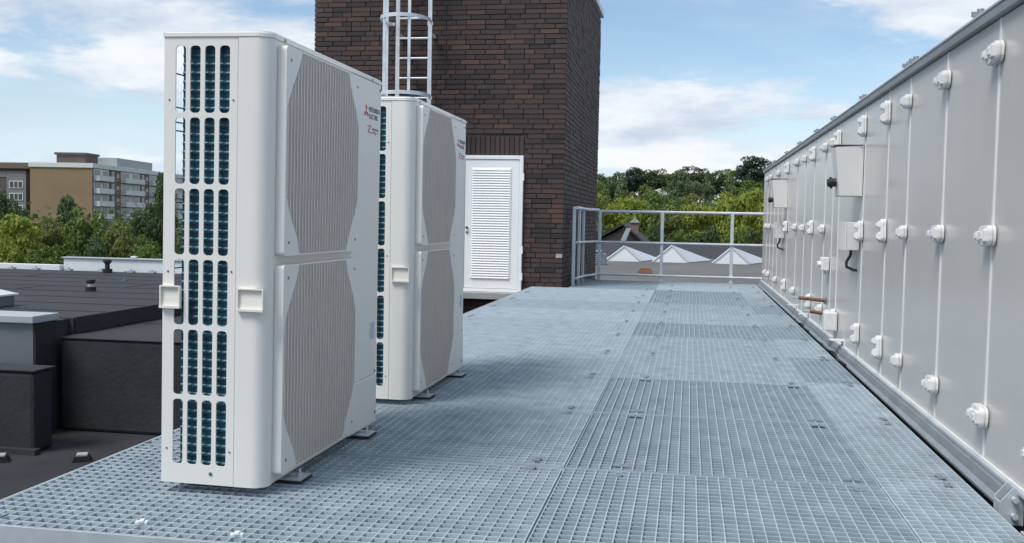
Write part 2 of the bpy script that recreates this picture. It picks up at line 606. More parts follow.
def roof_vent(x, y, s, label, tall):
    r = empty('roof_vent', (x, y, 0.171))
    tag(r, label, 'roof vent')
    MB().cyl((0, 0, 0), (0, 0, 0.045 * s), 0.052 * s, 16).build('base_collar', M['black'], r)
    MB().cyl((0, 0, 0.0455 * s), (0, 0, 0.075 * s * tall), 0.026 * s, 14).build('neck', M['galv_plate'] if tall < 1.2 else M['black'], r)
    m = MB()
    z0 = 0.0755 * s * tall
    m.cyl((0, 0, z0), (0, 0, z0 + 0.018 * s), 0.030 * s, 16, 0.046 * s)
    m.cyl((0, 0, z0 + 0.018 * s), (0, 0, z0 + 0.042 * s), 0.046 * s, 16, 0.044 * s)
    m.build('cap', M['black'], r)


roof_vent(-4.88, 7.6, 0.85, 'small black roof vent in the middle of the dark roof', 1.0)
roof_vent(-6.19, 9.95, 1.0, 'taller black roof vent in front of the white roof edge', 1.35)
o = MB().cyl((0, 0, 0), (0, 0, 0.095), 0.007, 8).cyl((0, 0, 0), (0, 0, 0.01), 0.025, 10).build('roof_pin', M['steel_dark'])
o.location = (-5.35, 8.9, 0.1715)
tag(o, 'thin dark pin standing on the dark roof beside the white unit', 'roof pin')

sd = empty('roof_dome', (-4.86, 6.05, 0.17))
tag(sd, 'milky white roof light dome on a grey upstand at the left edge', 'roof light')
boxo('upstand', M['grey_metal'], sd, -0.27, 0.27, -0.2, 0.2, 0.0, 0.085, 0.006)
dm = MB()
n = 9
for j in range(n):
    for i in range(n):
        u, v = -1 + 2 * i / (n - 1), -1 + 2 * j / (n - 1)
        dm.v.append((u * 0.285, v * 0.215, 0.086 + 0.052 * (1 - u ** 4) * (1 - v ** 4)))
for j in range(n - 1):
    for i in range(n - 1):
        dm.f.append((j * n + i, j * n + i + 1, (j + 1) * n + i + 1, (j + 1) * n + i))
        dm.s.append(True)
dm.build('dome', M['dome'], sd)
boxo('frame', M['white_trim'], sd, -0.29, 0.29, -0.22, 0.22, 0.0735, 0.088, 0.004)

for k, (x, y) in enumerate(((-3.16, 4.84), (-3.56, 4.72))):
    r = empty('conductor_block', (x, y, -0.5))
    r.rotation_euler.z = 0.5
    tag(r, ('small white-topped conductor block on the black roof beside the walkway edge',
            'small white-topped conductor block on the black roof at the left picture edge')[k], 'conductor block')
    MB().prism([(-0.05, 0), (0.05, 0), (0.035, 0.03), (-0.035, 0.03)], lambda u, v, w: (u, w, v), -0.035, 0.035).build('foot', M['black'], r)
    boxo('clip', M['concrete'], r, -0.028, 0.028, -0.03, 0.03, 0.0305, 0.042, 0.003)

# ------------------------------------------------------------------ grating walkway
walk = empty('walkway', (0, 0, 0))
tag(walk, kind='structure')
GR = {}


def grating_mesh(w, l, orient, darker=False):
    key = (round(w, 3), round(l, 3), orient, darker)
    if key in GR:
        return GR[key]
    m = MB()
    D, t = 0.030, 0.0032
    pitch = 0.0357 if orient == 'X' else 0.0377
    # surround
    m.box(0, w, 0, t, -D, 0)
    m.box(0, w, l - t, l, -D, 0)
    m.box(0, t, t, l - t, -D, 0)
    m.box(w - t, w, t, l - t, -D, 0)
    nxb = int(round(w / pitch))
    nyb = int(round(l / 0.0395))
    if orient == 'X':      # deep bars run across (seen face-on), thin bars run away
        for k in range(1, nyb):
            y = l * k / nyb
            m.box(t, w - t, y - 0.0020, y + 0.0020, -D, -0.0003)
        for k in range(1, nxb):
            x = w * k / nxb
            if darker:
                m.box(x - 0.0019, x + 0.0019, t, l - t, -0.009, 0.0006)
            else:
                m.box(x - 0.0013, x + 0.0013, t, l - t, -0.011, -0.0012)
    else:                  # deep bars run away from the viewer, thin bars across sit a little lower
        for k in range(1, nxb):
            x = w * k / nxb
            m.box(x - 0.0021, x + 0.0021, t, l - t, -D, 0.0006)
        for k in range(1, nyb):
            y = l * k / nyb
            m.box(t, w - t, y - 0.0017, y + 0.0017, -0.016, -0.0036)
    me = bpy.data.meshes.new('grating_panel')
    me.from_pydata(m.v, [], m.f)
    me.materials.append(M['galv_shade'] if (darker or orient == 'Y') else M['galv'])  # shaded look of these panels is painted by the darker zinc
    me.update()
    GR[key] = me
    return me


clip_m = MB().box(-0.026, 0.026, -0.011, 0.011, 0.0008, 0.0036)
clip_m.cyl((0, 0, 0.0036), (0, 0, 0.0065), 0.006, 8)
_c = clip_m.build('clip', M['steel_mid'])
clip_me = _c.data
bpy.data.objects.remove(_c)


def panel(x0, x1, y0, y1, orient, clips=(), darker=False, gy=0.010):
    gap = 0.006
    me = grating_mesh(x1 - x0 - gap, y1 - y0 - gy, orient, darker)
    o = link('grating_panel', me, walk, (x0 + gap / 2, y0 + gap / 2, 0))
    o.rotation_euler = (R(rng.uniform(-0.05, 0.05)), R(rng.uniform(-0.05, 0.05)), 0)
    for cxp, cyp in clips:
        c = link('clip', clip_me, o, (cxp * (x1 - x0), cyp if cyp > 0 else (y1 - y0) + cyp, 0))
        c.rotation_euler.z = R(rng.uniform(-6, 6)) + (R(90) if orient == 'X' else 0)
    return o


Y0, PY = 2.35, 1.01
XL, XJ, XK, XR = -1.92, -0.395, 0.625, 0.915
mid_or = ['X', 'Y', 'Y', 'X', 'X', 'Y', 'X', 'X', 'Y', 'Y', 'X', 'X']
rgt_or = ['X', 'X', 'X', 'Y', 'X', 'Y', 'X', 'Y', 'X', 'X', 'X', 'X']
for k in range(-2, 12):
    ya, yb = Y0 + k * PY, Y0 + (k + 1) * PY
    if k == 11:
        yb = 14.25
    if 0 <= k < 10:
        panel(XL, XJ, ya, yb, 'X', ((0.93, 0.06), (0.93, -0.07), (0.06, 0.06), (0.06, -0.07)), gy=0.056)
    if k >= 10:
        panel(-1.47, XJ, ya, yb, 'X', ((0.9, 0.06),), darker=True)
    yo = 0.02
    kk = max(k, 0)
    panel(XJ, XK, ya - 0.02, yb - 0.02 if k < 11 else yb, mid_or[kk], ((0.18, 0.06), (0.18, -0.06), (0.92, 0.06), (0.92, -0.06)), darker=kk < 3)
    panel(XK, XR, ya + 0.10, yb + 0.10 if k < 11 else yb, rgt_or[kk], ((0.75, 0.05), (0.75, -0.05)))
for x, y in ((-1.42, 2.44), (-1.13, 2.40)):
    o = MB().box(-0.016, 0.016, -0.010, 0.010, 0.001, 0.008).box(-0.006, 0.006, -0.014, 0.014, 0.008, 0.012).build('fixing_clip', M['white_trim'], walk, (x, y, 0))
    o.rotation_euler.z = 0.3
# edge plate along the near end of the left row, and steel below
wbox('edge_plate', M['galv_plate'], walk, XL - 0.004, XJ - 0.012, Y0 - 0.009, Y0 - 0.003, -0.052, 0.001)
wbox('edge_plate', M['galv_plate'], walk, XL - 0.010, XL - 0.004, Y0 - 0.009, 12.40, -0.040, -0.001)
for k in range(-2, 12):
    y = Y0 + k * PY
    wbox('support_beam', M['steel_dark'], walk, -1.80 if (k >= 1 and k < 11) else -0.35, 0.90, y - 0.03 + (0.06 if k == 0 else 0), y + 0.03 + (0.06 if k == 0 else 0), -0.135, -0.034)
for x in (-1.55, -0.45, 0.75):
    for k in (1, 4, 7, 10):
        wbox('support_post', M['steel_dark'], walk, x - 0.03, x + 0.03, Y0 + k * PY - 0.028, Y0 + k * PY + 0.028, -0.5, -0.136)

# ------------------------------------------------------------------ the two outdoor units
U_H, U_D, U_W, U_Z = 1.338, 0.33, 1.05, 0.022


def make_unit():
    u = empty('outdoor_unit', (0, 0, 0))
    zt = U_Z + U_H
    zl = zt - 0.018          # underside of the lid
    # near side sheet with slots (x = -0.33 .. -0.098), real holes
    rows = [(0.080 + 0.2085 * k, 0.080 + 0.2085 * k + 0.195) for k in range(6)]
    rows = [(a, bq) for a, bq in rows]
    cols = [(-0.293, -0.261), (-0.247, -0.215), (-0.201, -0.169), (-0.155, -0.123)]
    holes = []
    for a, bq in rows:
        for c, d in cols:
            holes.append(rrect(c, d, a, bq, 0.011, 4))
    # u -> x, v -> z ; sheet sits at y = 0 .. 0.004
    plate('side_panel', [(-0.329, U_Z), (-0.0985, U_Z), (-0.0985, zl), (-0.329, zl)], holes, 0.004,
          mat_from((1, 0, 0), (0, 0, 1), (0, -1, 0), (0, 0.002, 0)), M['white_case'], u)
    # rolled rear edge of the side sheet
    boxo('rear_corner_post', M['white_case'], u, -0.3295, -0.3255, 0.0045, 0.030, U_Z, zl)
    # front corner casing: side strip, rounded corner, front strip
    rad = 0.046
    prof = [(-0.0965, -0.0015)]
    for k in range(9):
        a = R(-90 + 90 * k / 8)
        prof.append((-rad + rad * math.cos(a), -0.0015 + rad + rad * math.sin(a)))
    prof.append((0.0, 0.0505))
    inner = [(-0.0965, 0.0025)]
    for k in range(9):
        a = R(-90 + 90 * k / 8)
        inner.append((-rad + (rad - 0.004) * math.cos(a), -0.0015 + rad + (rad - 0.004) * math.sin(a)))
    inner.append((-0.004, 0.0505))
    cc = MB()
    npf = len(prof)
    vs = [(x, y, U_Z) for x, y in prof] + [(x, y, zl) for x, y in prof] + [(x, y, U_Z) for x, y in inner] + [(x, y, zl) for x, y in inner]
    cc.add(vs, [(i, i + 1, npf + i + 1, npf + i) for i in range(npf - 1)], True)
    cc.add(vs, [(2 * npf + i + 1, 2 * npf + i, 3 * npf + i, 3 * npf + i + 1) for i in range(npf - 1)])
    cc.add(vs, [(i, 2 * npf + i, 2 * npf + i + 1, i + 1) for i in range(npf - 1)])
    cc.add(vs, [(0, npf, 3 * npf, 2 * npf)])
    cc.build('corner_casing', M['white_case'], u, fix=True)
    # front skin: fan section (dark openings behind the grilles) and service panel
    gy0, gy1 = 0.053, 0.716
    boxo('fan_section', M['white_case'], u, -0.010, -0.002, 0.0510, 0.724, U_Z + 0.002, zl)
    boxo('service_panel', M['white_case'], u, -0.012, 0.0, 0.7255, U_W - 0.001, 0.212, zl, 0.002)
    boxo('piping_cover', M['white_case'], u, -0.012, 0.0035, 0.7255, U_W - 0.001, U_Z, 0.2105, 0.004)
    boxo('far_side_panel', M['white_case'], u, -0.3295, -0.0125, U_W - 0.006, U_W, U_Z, zl)
    boxo('rear_far_cover', M['white_case'], u, -0.3295, -0.3255, 0.86, U_W - 0.0065, U_Z, zl)
    # lid with rounded front corner and small overhang
    rad2 = 0.049
    lp = [(-0.332, -0.0035)]
    for k in range(7):
        a = R(-90 + 90 * k / 6)
        lp.append((0.003 - rad2 + rad2 * math.cos(a), -0.0035 + rad2 + rad2 * math.sin(a)))
    lp += [(0.003, U_W + 0.003), (-0.332, U_W + 0.003)]
    lid = MB().prism(lp, lambda a, b_, w: (a, b_, w), zl + 0.001, zt).build('lid', M['white_lid'], u)
    bm = bmesh.new()
    bm.from_mesh(lid.data)
    bmesh.ops.bevel(bm, geom=[e for e in bm.edges if abs(e.verts[0].co.z - zt) < 1e-4 and abs(e.verts[1].co.z - zt) < 1e-4], offset=0.006, segments=3, affect='EDGES')
    bm.to_mesh(lid.data)
    bm.free()
    for y in (0.10, 0.93):
        MB().cyl((0.003, y, zt - 0.012), (0.0055, y, zt - 0.012), 0.005, 10).build('screw', M['screw'], lid)
    boxo('base_pan', M['dark_in'], u, -0.322, -0.060, 0.025, U_W - 0.008, U_Z + 0.001, U_Z + 0.02)
    # heat exchanger: an L of fins and tubes behind the slots and the open rear
    boxo('coil_side', M['fin'], u, -0.279, -0.105, 0.021, 0.050, U_Z + 0.022, zl - 0.006)
    boxo('coil_rear', M['fin'], u, -0.279, -0.238, 0.0505, U_W - 0.02, U_Z + 0.022, zl - 0.006)
    tb = MB()
    nt_ = 50
    for k in range(nt_):
        z = U_Z + 0.035 + (zl - U_Z - 0.06) * k / (nt_ - 1)
        tb.cyl((-0.278, 0.022, z), (-0.106, 0.022, z), 0.0065, 8, caps=False)
    tag(tb.build('coil_tubes', M['tube'], u, fix=False), kind='stuff')
    boxo('partition', M['dark_in'], u, -0.2375, -0.0125, 0.052, 0.056, U_Z + 0.021, zl - 0.001)
    # rear wire guard
    for z in (0.26, 0.47, 0.66, 0.86, 1.075, 1.10, 1.245):
        MB().tube([(-0.327, 0.0305, z), (-0.327, 0.3, z + 0.004), (-0.327, 0.859, z)], 0.0024, 6).build('guard_wire', M['wire'], u)
    MB().tube([(-0.327, 0.036, U_Z + 0.02), (-0.327, 0.036, 1.11), (-0.327, 0.05, 1.145), (-0.327, 0.36, 1.15)], 0.0024, 6).build('guard_wire', M['wire'], u)
    # carrying handles: cream recessed grips
    for (x0, x1) in ((-0.088, -0.006), (-0.333, -0.268)):
        z0, z1 = 0.546, 0.613
        h_ = MB()
        d = -0.0125
        yb = -0.001 if x0 > -0.2 else 0.0
        h_.box(x0, x1, d, yb, z1 - 0.004, z1)
        h_.box(x0, x1, d - 0.003, yb, z0, z0 + 0.007)
        h_.box(x0, x0 + 0.004, d, yb, z0 + 0.007, z1 - 0.004)
        h_.box(x1 - 0.004, x1, d, yb, z0 + 0.007, z1 - 0.004)
        h_.add([(x0 + 0.004, -0.0024, z1 - 0.004), (x1 - 0.004, -0.0024, z1 - 0.004), (x1 - 0.004, -0.0065, z0 + 0.007), (x0 + 0.004, -0.0065, z0 + 0.007)], [(0, 3, 2, 1)])
        h_.build('handle', M['cream'], u, fix=False)
    # screws of the side sheet
    for x, z in ((-0.312, 1.16), (-0.111, 1.16), (-0.312, 0.655), (-0.111, 0.660), (-0.312, 0.125), (-0.111, 0.125), (-0.17, 0.055)):
        MB().cyl((x, -0.002, z), (x, 0.0005, z), 0.0030 if z > 0.1 else 0.006, 8).build('screw', M['screw'], u)
    # fan grilles: framed panels with a barrel of upright ribs
    for gi, (z0, z1) in enumerate(((0.708, 1.328), (0.050, 0.682))):
        zc_, hh = (z0 + z1) / 2, (z1 - z0) / 2
        yc, hw = (gy0 + gy1) / 2, (gy1 - gy0) / 2

        def half(z):   # half width of the ribbed barrel at height z
            q = (z - zc_) / hh
            if abs(q) > 1:
                return 0
            t_ = min(1.0, max(0.0, (abs(q) - 0.40) / 0.585))
            t_ = 0.35 * t_ + 0.65 * t_ * t_ * (3 - 2 * t_)
            return hw * (0.965 - 0.325 * t_)
        zz = [zc_ + hh * 0.985 * (-1 + 2 * k / 28) for k in range(29)]
        barrel = [(yc + half(z), z) for z in zz] + [(yc - half(z), z) for z in reversed(zz)]
        gr = plate('fan_grille', rrect(gy0, gy1, z0, z1, 0.014, 4), [barrel], 0.004,
                   mat_from((0, 1, 0), (0, 0, 1), (1, 0, 0), (0.027, 0, 0)), M['white_case'], u)
        # rim returning to the casing
        rm = MB()
        pts = rrect(gy0, gy1, z0, z1, 0.014, 4)
        nn = len(pts)
        rm.add([(0.025, a, c) for a, c in pts] + [(-0.0015, a, c) for a, c in pts], [(k, (k + 1) % nn, nn + (k + 1) % nn, nn + k) for k in range(nn)], False)
        rm.build('rim', M['white_case'], gr)
        back = MB().prism([(a, c) for a, c in barrel], lambda a, c, w: (w, a, c), 0.0, 0.0025).build('fan_opening', M['steel_dark'], gr)
        rb = MB()
        nrib = 79
        for k in range(nrib):
            y = yc + hw * 0.955 * (-1 + 2 * k / (nrib - 1))
            # heights where the barrel is wide enough
            zs = [z for z in [zc_ + hh * 0.985 * (-1 + 2 * i / 120) for i in range(121)] if half(z) > abs(y - yc)]
            if len(zs) < 3:
                continue
            deep = 0.0300 if k % 3 == 0 else 0.0285
            wd = 0.0026 if k % 3 == 0 else 0.0020
            rb.box(0.0045, deep, y - wd, y + wd, min(zs), max(zs))
        for q in (-0.66, -0.33, 0.0, 0.33, 0.66):
            z = zc_ + q * hh
            rb.box(0.012, 0.019, yc - half(z), yc + half(z), z - 0.0025, z + 0.0025)
        tag(rb.build('ribs', M['grille'], gr, fix=False), kind='stuff')
        for a, c in ((gy0 + 0.035, z0 + 0.04), (gy0 + 0.035, z1 - 0.04), (gy1 - 0.03, z0 + 0.04), (gy1 - 0.03, z1 - 0.04)):
            MB().cyl((0.0285, a, c), (0.0306, a, c), 0.0048, 10).build('screw', M['screw'], gr)
    # feet: folded steel brackets on rubber pads
    for y in (0.20, 0.86):
        for side in (1, -1):
            x0, x1 = (-0.10, 0.050) if side > 0 else (-0.380, -0.23)
            ft_ = boxo('foot', M['galv_plate'], u, x0, x1, y - 0.045, y + 0.045, 0.0095, 0.0135)
            m = MB()
            m.box(x0 + 0.01, x1 - 0.035 if side > 0 else x1, y - 0.005, y + 0.005, 0.0138, 0.0218)
            m.build('web', M['galv_plate'], ft_)
            MB().box(x0 - 0.002, x1 + 0.003, y - 0.048, y + 0.048, 0.0012, 0.009).build('rubber_pad', M['rubber'], ft_)
            xb = x1 - 0.02 if side > 0 else x0 + 0.02
            MB().cyl((xb, y, 0.0137), (xb, y, 0.022), 0.011, 6).cyl((xb, y, 0.022), (xb, y, 0.038), 0.005, 8).build('anchor_bolt', M['galv_plate'], ft_)
            m = MB()
            m.add([(x0 + 0.02, y - 0.040, 0.0137), (x1 - 0.05, y - 0.040, 0.0137), (x0 + 0.05, y - 0.040, 0.0218), (x0 + 0.02, y - 0.034, 0.0137), (x1 - 0.05, y - 0.034, 0.0137), (x0 + 0.05, y - 0.034, 0.0218)],
                  [(0, 1, 2), (5, 4, 3), (0, 3, 4, 1), (1, 4, 5, 2), (2, 5, 3, 0)])
            m.build('gusset', M['galv_plate'], ft_)
    # maker's mark: three red lozenges, two grey words and a pink script with a dark underline
    lg = MB()
    s = 0.0170

    def loz(cy, cz, ang):
        pts = []
        for du, dv in ((0, 0), (0.5, 0.866 * 0.5 + 0.0), (0, 0.866), (-0.5, 0.433)):
            pass
        a = R(ang)
        e = Vector((math.cos(a), math.sin(a)))
        nrm = Vector((-e.y, e.x))
        p = [Vector((0, 0)), e * s * 0.866 + nrm * s * 0.5, e * s * 1.732, e * s * 0.866 - nrm * s * 0.5]
        lg.add([(0.0009, cy + q.x, cz + q.y) for q in p], [(0, 1, 2, 3)])
    ly, lz = 0.872, 1.222
    for a in (90, 210, 330):
        loz(ly, lz, a)
    logo = lg.build('maker_emblem', M['red'], u, fix=False)

    def words(name, body, y, z, size, m):
        cu = bpy.data.curves.new(name, 'FONT')
        cu.body = body
        cu.size = size
        cu.extrude = 0.0003
        cu.resolution_u = 3
        tmp = bpy.data.objects.new('tmp', cu)
        me = bpy.data.meshes.new_from_object(tmp)
        bpy.data.objects.remove(tmp)
        me.transform(mat_from((0, 1, 0), (0, 0, 1), (1, 0, 0), (0.0009, y, z)))
        me.materials.clear()
        me.materials.append(m)
        return link(name, me, u)
    words('maker_lettering', 'MITSUBISHI', 0.902, 1.226, 0.026, M['print'])
    words('maker_lettering', 'ELECTRIC', 0.902, 1.200, 0.026, M['print'])
    sc = MB()
    sc.tube([(0.0008, 0.890, 1.172), (0.0008, 0.925, 1.174), (0.0008, 0.895, 1.150), (0.0008, 0.935, 1.148)], 0.0026, 5)
    sc.build('script_mark', M['pink'], u, fix=False)
    boxo('script_underline', M['print'], u, 0.0004, 0.0010, 0.945, 1.02, 1.160, 1.166)
    MB().tube([(0.0008, 0.945, 1.148), (0.0008, 0.965, 1.155), (0.0008, 0.985, 1.146), (0.0008, 1.01, 1.153)], 0.0024, 5).build('script_mark', M['pink'], u, fix=False)
    boxo('rating_sticker', M['sticker'], u, 0.0003, 0.0010, 0.965, 1.015, 0.355, 0.420)
    boxo('press_line', M['white_lid'], u, 0.0004, 0.0030, 0.745, 0.83, 1.046, 1.052)
    for y, z in ((0.735, 0.225), (1.03, 0.225), (0.735, 0.06), (1.03, 0.06), (1.035, 1.32)):
        MB().cyl((0.0, y, z), (0.006 if z < 0.2 else 0.0025, y, z), 0.006, 8).build('screw', M['screw'], u)
    return u


unit1 = make_unit()
unit2 = copy_tree(unit1)
unit1.location = (-1.214, 2.760, 0.002)
unit1.rotation_euler.y = 0.008
unit1.rotation_euler.z = R(-0.2)
unit2.location = (-1.203, 4.285, 0)
tag(unit1, 'tall white two-fan heat pump outdoor unit nearest the viewer', 'heat pump', 'white heat pump units on the walkway')
tag(unit2, 'tall white two-fan heat pump outdoor unit farther back, in front of the ladder', 'heat pump', 'white heat pump units on the walkway')

# ------------------------------------------------------------------ brick tower
TX0, TX1, TY0, TY1, TZ0, TZ1 = -4.81, -1.55, 12.42, 17.0, -0.5, 4.22
tower = empty('brick_tower', ((TX0 + TX1) / 2, (TY0 + TY1) / 2, TZ0))
tag(tower, 'dark red-brown brick tower with a white louvred door beside the walkway', 'brick tower')
wbox('mortar_core', M['mortar'], tower, TX0 + 0.012, TX1 - 0.012, TY0 + 0.012, TY1 - 0.012, TZ0, TZ1 - 0.002)
CP, BH = 0.0615, 0.0525
DX0, DX1, DZ1 = -2.845, -2.055, 1.625
SZ1 = 1.862
brk = random.Random(31)
front, side = [], []
nc = int((TZ1 - TZ0) / CP)
for c in range(nc):
    z = TZ0 + c * CP
    x = TX0
    first = True
    while x < TX1 - 0.02:
        L_ = brk.choice((0.24, 0.24, 0.24, 0.115))
        if first:
            L_ = (0.24, 0.115, 0.175)[c % 3]
            first = False
        x1 = min(x + L_, TX1)
        if TX1 - x1 < 0.06:
            x1 = TX1
        segs = [(x, x1)]
        if z < DZ1 and z + BH > -0.09:
            segs = [(a, bq) for a, bq in ((x, min(x1, DX0)), (max(x, DX1), x1)) if bq - a > 0.03]
        elif z + BH > DZ1 and z < SZ1 - 0.01:
            segs = [(a, bq) for a, bq in ((x, min(x1, DX0 - 0.01)), (max(x, DX1 + 0.01), x1)) if bq - a > 0.03]
        for a, bq in segs:
            front.append((a, bq, z, z + BH))
        x = x1 + 0.0095
    y = TY0 + 0.125 + (0.0, 0.06, 0.12)[c % 3]
    side.append((TY0 + 0.0195, y - 0.0095, z, z + BH))
    while y < TY1 - 0.02:
        L_ = brk.choice((0.24, 0.24, 0.24, 0.115))
        y1 = min(y + L_, TY1)
        side.append((y, y1, z, z + BH))
        y = y1 + 0.0095
# soldier course over the door
sx = DX0 - 0.005
soldiers = []
while sx < DX1 - 0.03:
    soldiers.append((sx, sx + BH, DZ1 + 0.012, SZ1))
    sx += CP
BRM = {}


def brick_mesh(l, h_):
    key = (round(l, 3), round(h_, 3))
    if key not in BRM:
        m = MB()
        e = 0.003
        l2, h2 = key[0] / 2, key[1] / 2
        # chamfered front face, 20 triangles
        vs = [(-l2, 0.016, -h2), (l2, 0.016, -h2), (l2, 0.016, h2), (-l2, 0.016, h2),
              (-l2, e - 0.0, -h2), (l2, e, -h2), (l2, e, h2), (-l2, e, h2),
              (-l2 + e, 0, -h2 + e), (l2 - e, 0, -h2 + e), (l2 - e, 0, h2 - e), (-l2 + e, 0, h2 - e)]
        fs = [(8, 9, 10, 11), (4, 5, 9, 8), (5, 6, 10, 9), (6, 7, 11, 10), (7, 4, 8, 11), (0, 1, 5, 4), (1, 2, 6, 5), (2, 3, 7, 6), (3, 0, 4, 7)]
        me = bpy.data.meshes.new('brick')
        me.from_pydata(vs, [], fs)
        me.materials.append(M['brick'])
        me.update()
        BRM[key] = me
    return BRM[key]


def front_seen(a, bq, z):
    xm = (a + bq) / 2
    if z > 3.42 or z < -0.12:
        return False
    if xm > -2.86:
        return True
    if xm > -3.85:
        return z > 2.28
    return z > 2.75


tl = Vector(tower.location)
cand = [bq for bq in front if front_seen(bq[0], bq[1], bq[2]) and bq[1] - bq[0] > 0.05]
cand.sort(key=lambda q: -(round(q[1] - q[0], 2)))
picked = set(cand[:300 - len(soldiers)])
light = min(front, key=lambda q: abs((q[0] + q[1]) / 2 + 1.63) + abs(q[2] - 0.32) * 3 + (0 if q[1] - q[0] < 0.13 else 0.25))
picked.add(light)
rest = MB()


def add_brick(mb, a, bq, z0, z1, axis, d):
    if axis == 'front':
        mb.box(a, bq, TY0 - d, TY0 + 0.016, z0, z1)
    else:
        mb.box(TX1 - 0.016, TX1 + d, a, bq, z0, z1)


for q in front:
    dep = brk.uniform(-0.003, 0.004)
    if q in picked:
        o = link('brick', brick_mesh(q[1] - q[0], q[3] - q[2]), tower, Vector(((q[0] + q[1]) / 2, TY0 - dep, (q[2] + q[3]) / 2)) - tl)
        if q == light:
            o.data = o.data.copy()
            o.data.materials[0] = M['paint_brick']
            o['label'] = 'single pale lime-stained brick'
    else:
        add_brick(rest, q[0], q[1], q[2], q[3], 'front', dep)
for q in soldiers:
    dep = brk.uniform(-0.002, 0.003)
    link('brick', brick_mesh(q[1] - q[0], q[3] - q[2]), tower, Vector(((q[0] + q[1]) / 2, TY0 - dep, (q[2] + q[3]) / 2)) - tl)
for q in side:
    add_brick(rest, q[0], q[1], q[2], q[3], 'side', brk.uniform(-0.003, 0.004))
rest.v = [(x - tl.x, y - tl.y, z - tl.z) for x, y, z in rest.v]
tag(rest.build('brickwork', M['brick_many'], tower, fix=False), kind='stuff')
wbox('coping', M['white_trim'], tower, TX0 - 0.04, TX1 + 0.045, TY0 - 0.04, TY1 + 0.04, TZ1, TZ1 + 0.10, 0.008)
wbox('door_sill', M['concrete'], tower, -4.4, -1.98, TY0 - 0.20, TY0 - 0.006, -0.165, -0.085, 0.004)

dr = wbox('door', M['door'], tower, DX0 + 0.052, DX1 - 0.052, TY0 - 0.030, TY0 + 0.008, -0.040, DZ1 - 0.052, 0.004)
dl = Vector(tower.location)


def dbox(name, m, x0, x1, y0, y1, z0, z1, bev=0.0):
    return boxo(name, m, dr, x0 - dl.x, x1 - dl.x, y0 - dl.y, y1 - dl.y, z0 - dl.z, z1 - dl.z, bev)


dbox('frame', M['door'], DX0, DX0 + 0.048, TY0 - 0.042, TY0 + 0.008, -0.083, DZ1, 0.004)
dbox('frame', M['door'], DX1 - 0.048, DX1, TY0 - 0.042, TY0 + 0.008, -0.083, DZ1, 0.004)
dbox('frame', M['door'], DX0 + 0.0485, DX1 - 0.0485, TY0 - 0.042, TY0 + 0.008, DZ1 - 0.048, DZ1, 0.004)
dbox('threshold', M['door'], DX0 + 0.0485, DX1 - 0.0485, TY0 - 0.042, TY0 + 0.008, -0.083, -0.045, 0.003)
LX0, LX1, LZ0, LZ1 = -2.700, -2.215, 0.085, 1.465
dbox('louvre_frame', M['door'], LX0 - 0.012, LX0, TY0 - 0.040, TY0 - 0.0305, LZ0, LZ1)
dbox('louvre_frame', M['door'], LX1, LX1 + 0.012, TY0 - 0.040, TY0 - 0.0305, LZ0, LZ1)
dbox('louvre_backing', M['grey_wall'], LX0 + 0.001, LX1 - 0.001, TY0 - 0.0325, TY0 - 0.0305, LZ0, LZ1)
sl = MB()
sl.add([(0, -0.014, 0.0), (LX1 - LX0 - 0.002, -0.014, 0.0), (LX1 - LX0 - 0.002, 0.0, 0.030), (0, 0.0, 0.030),
        (0, -0.014, -0.004), (LX1 - LX0 - 0.002, -0.014, -0.004), (LX1 - LX0 - 0.002, 0.0, 0.026), (0, 0.0, 0.026)],
       [(0, 1, 2, 3), (7, 6, 5, 4), (0, 4, 5, 1), (2, 6, 7, 3), (0, 3, 7, 4), (1, 5, 6, 2)])
s0 = sl.build('slat', M['door'], dr)
ns = 44
for k in range(ns):
    o = s0 if k == 0 else link('slat', s0.data, dr)
    o.location = Vector((LX0 + 0.001, TY0 - 0.0335, LZ0 + 0.006 + (LZ1 - LZ0 - 0.03) * k / (ns - 1))) - dl
for z in (0.12, 0.45, 1.36):
    MB().cyl((0, 0, -0.045), (0, 0, 0.045), 0.011, 10).build('hinge', M['door'], dr, Vector((DX1 + 0.006, TY0 - 0.048, z)) - dl)
hd = MB()
hd.cyl((0, 0, 0), (0, -0.035, 0), 0.014, 10)
hd.cyl((0, 0.002, -0.06), (0, -0.012, -0.06), 0.012, 10)
hd.build('handle', M['black'], dr, Vector((DX0 + 0.085, TY0 - 0.032, 0.72)) - dl)

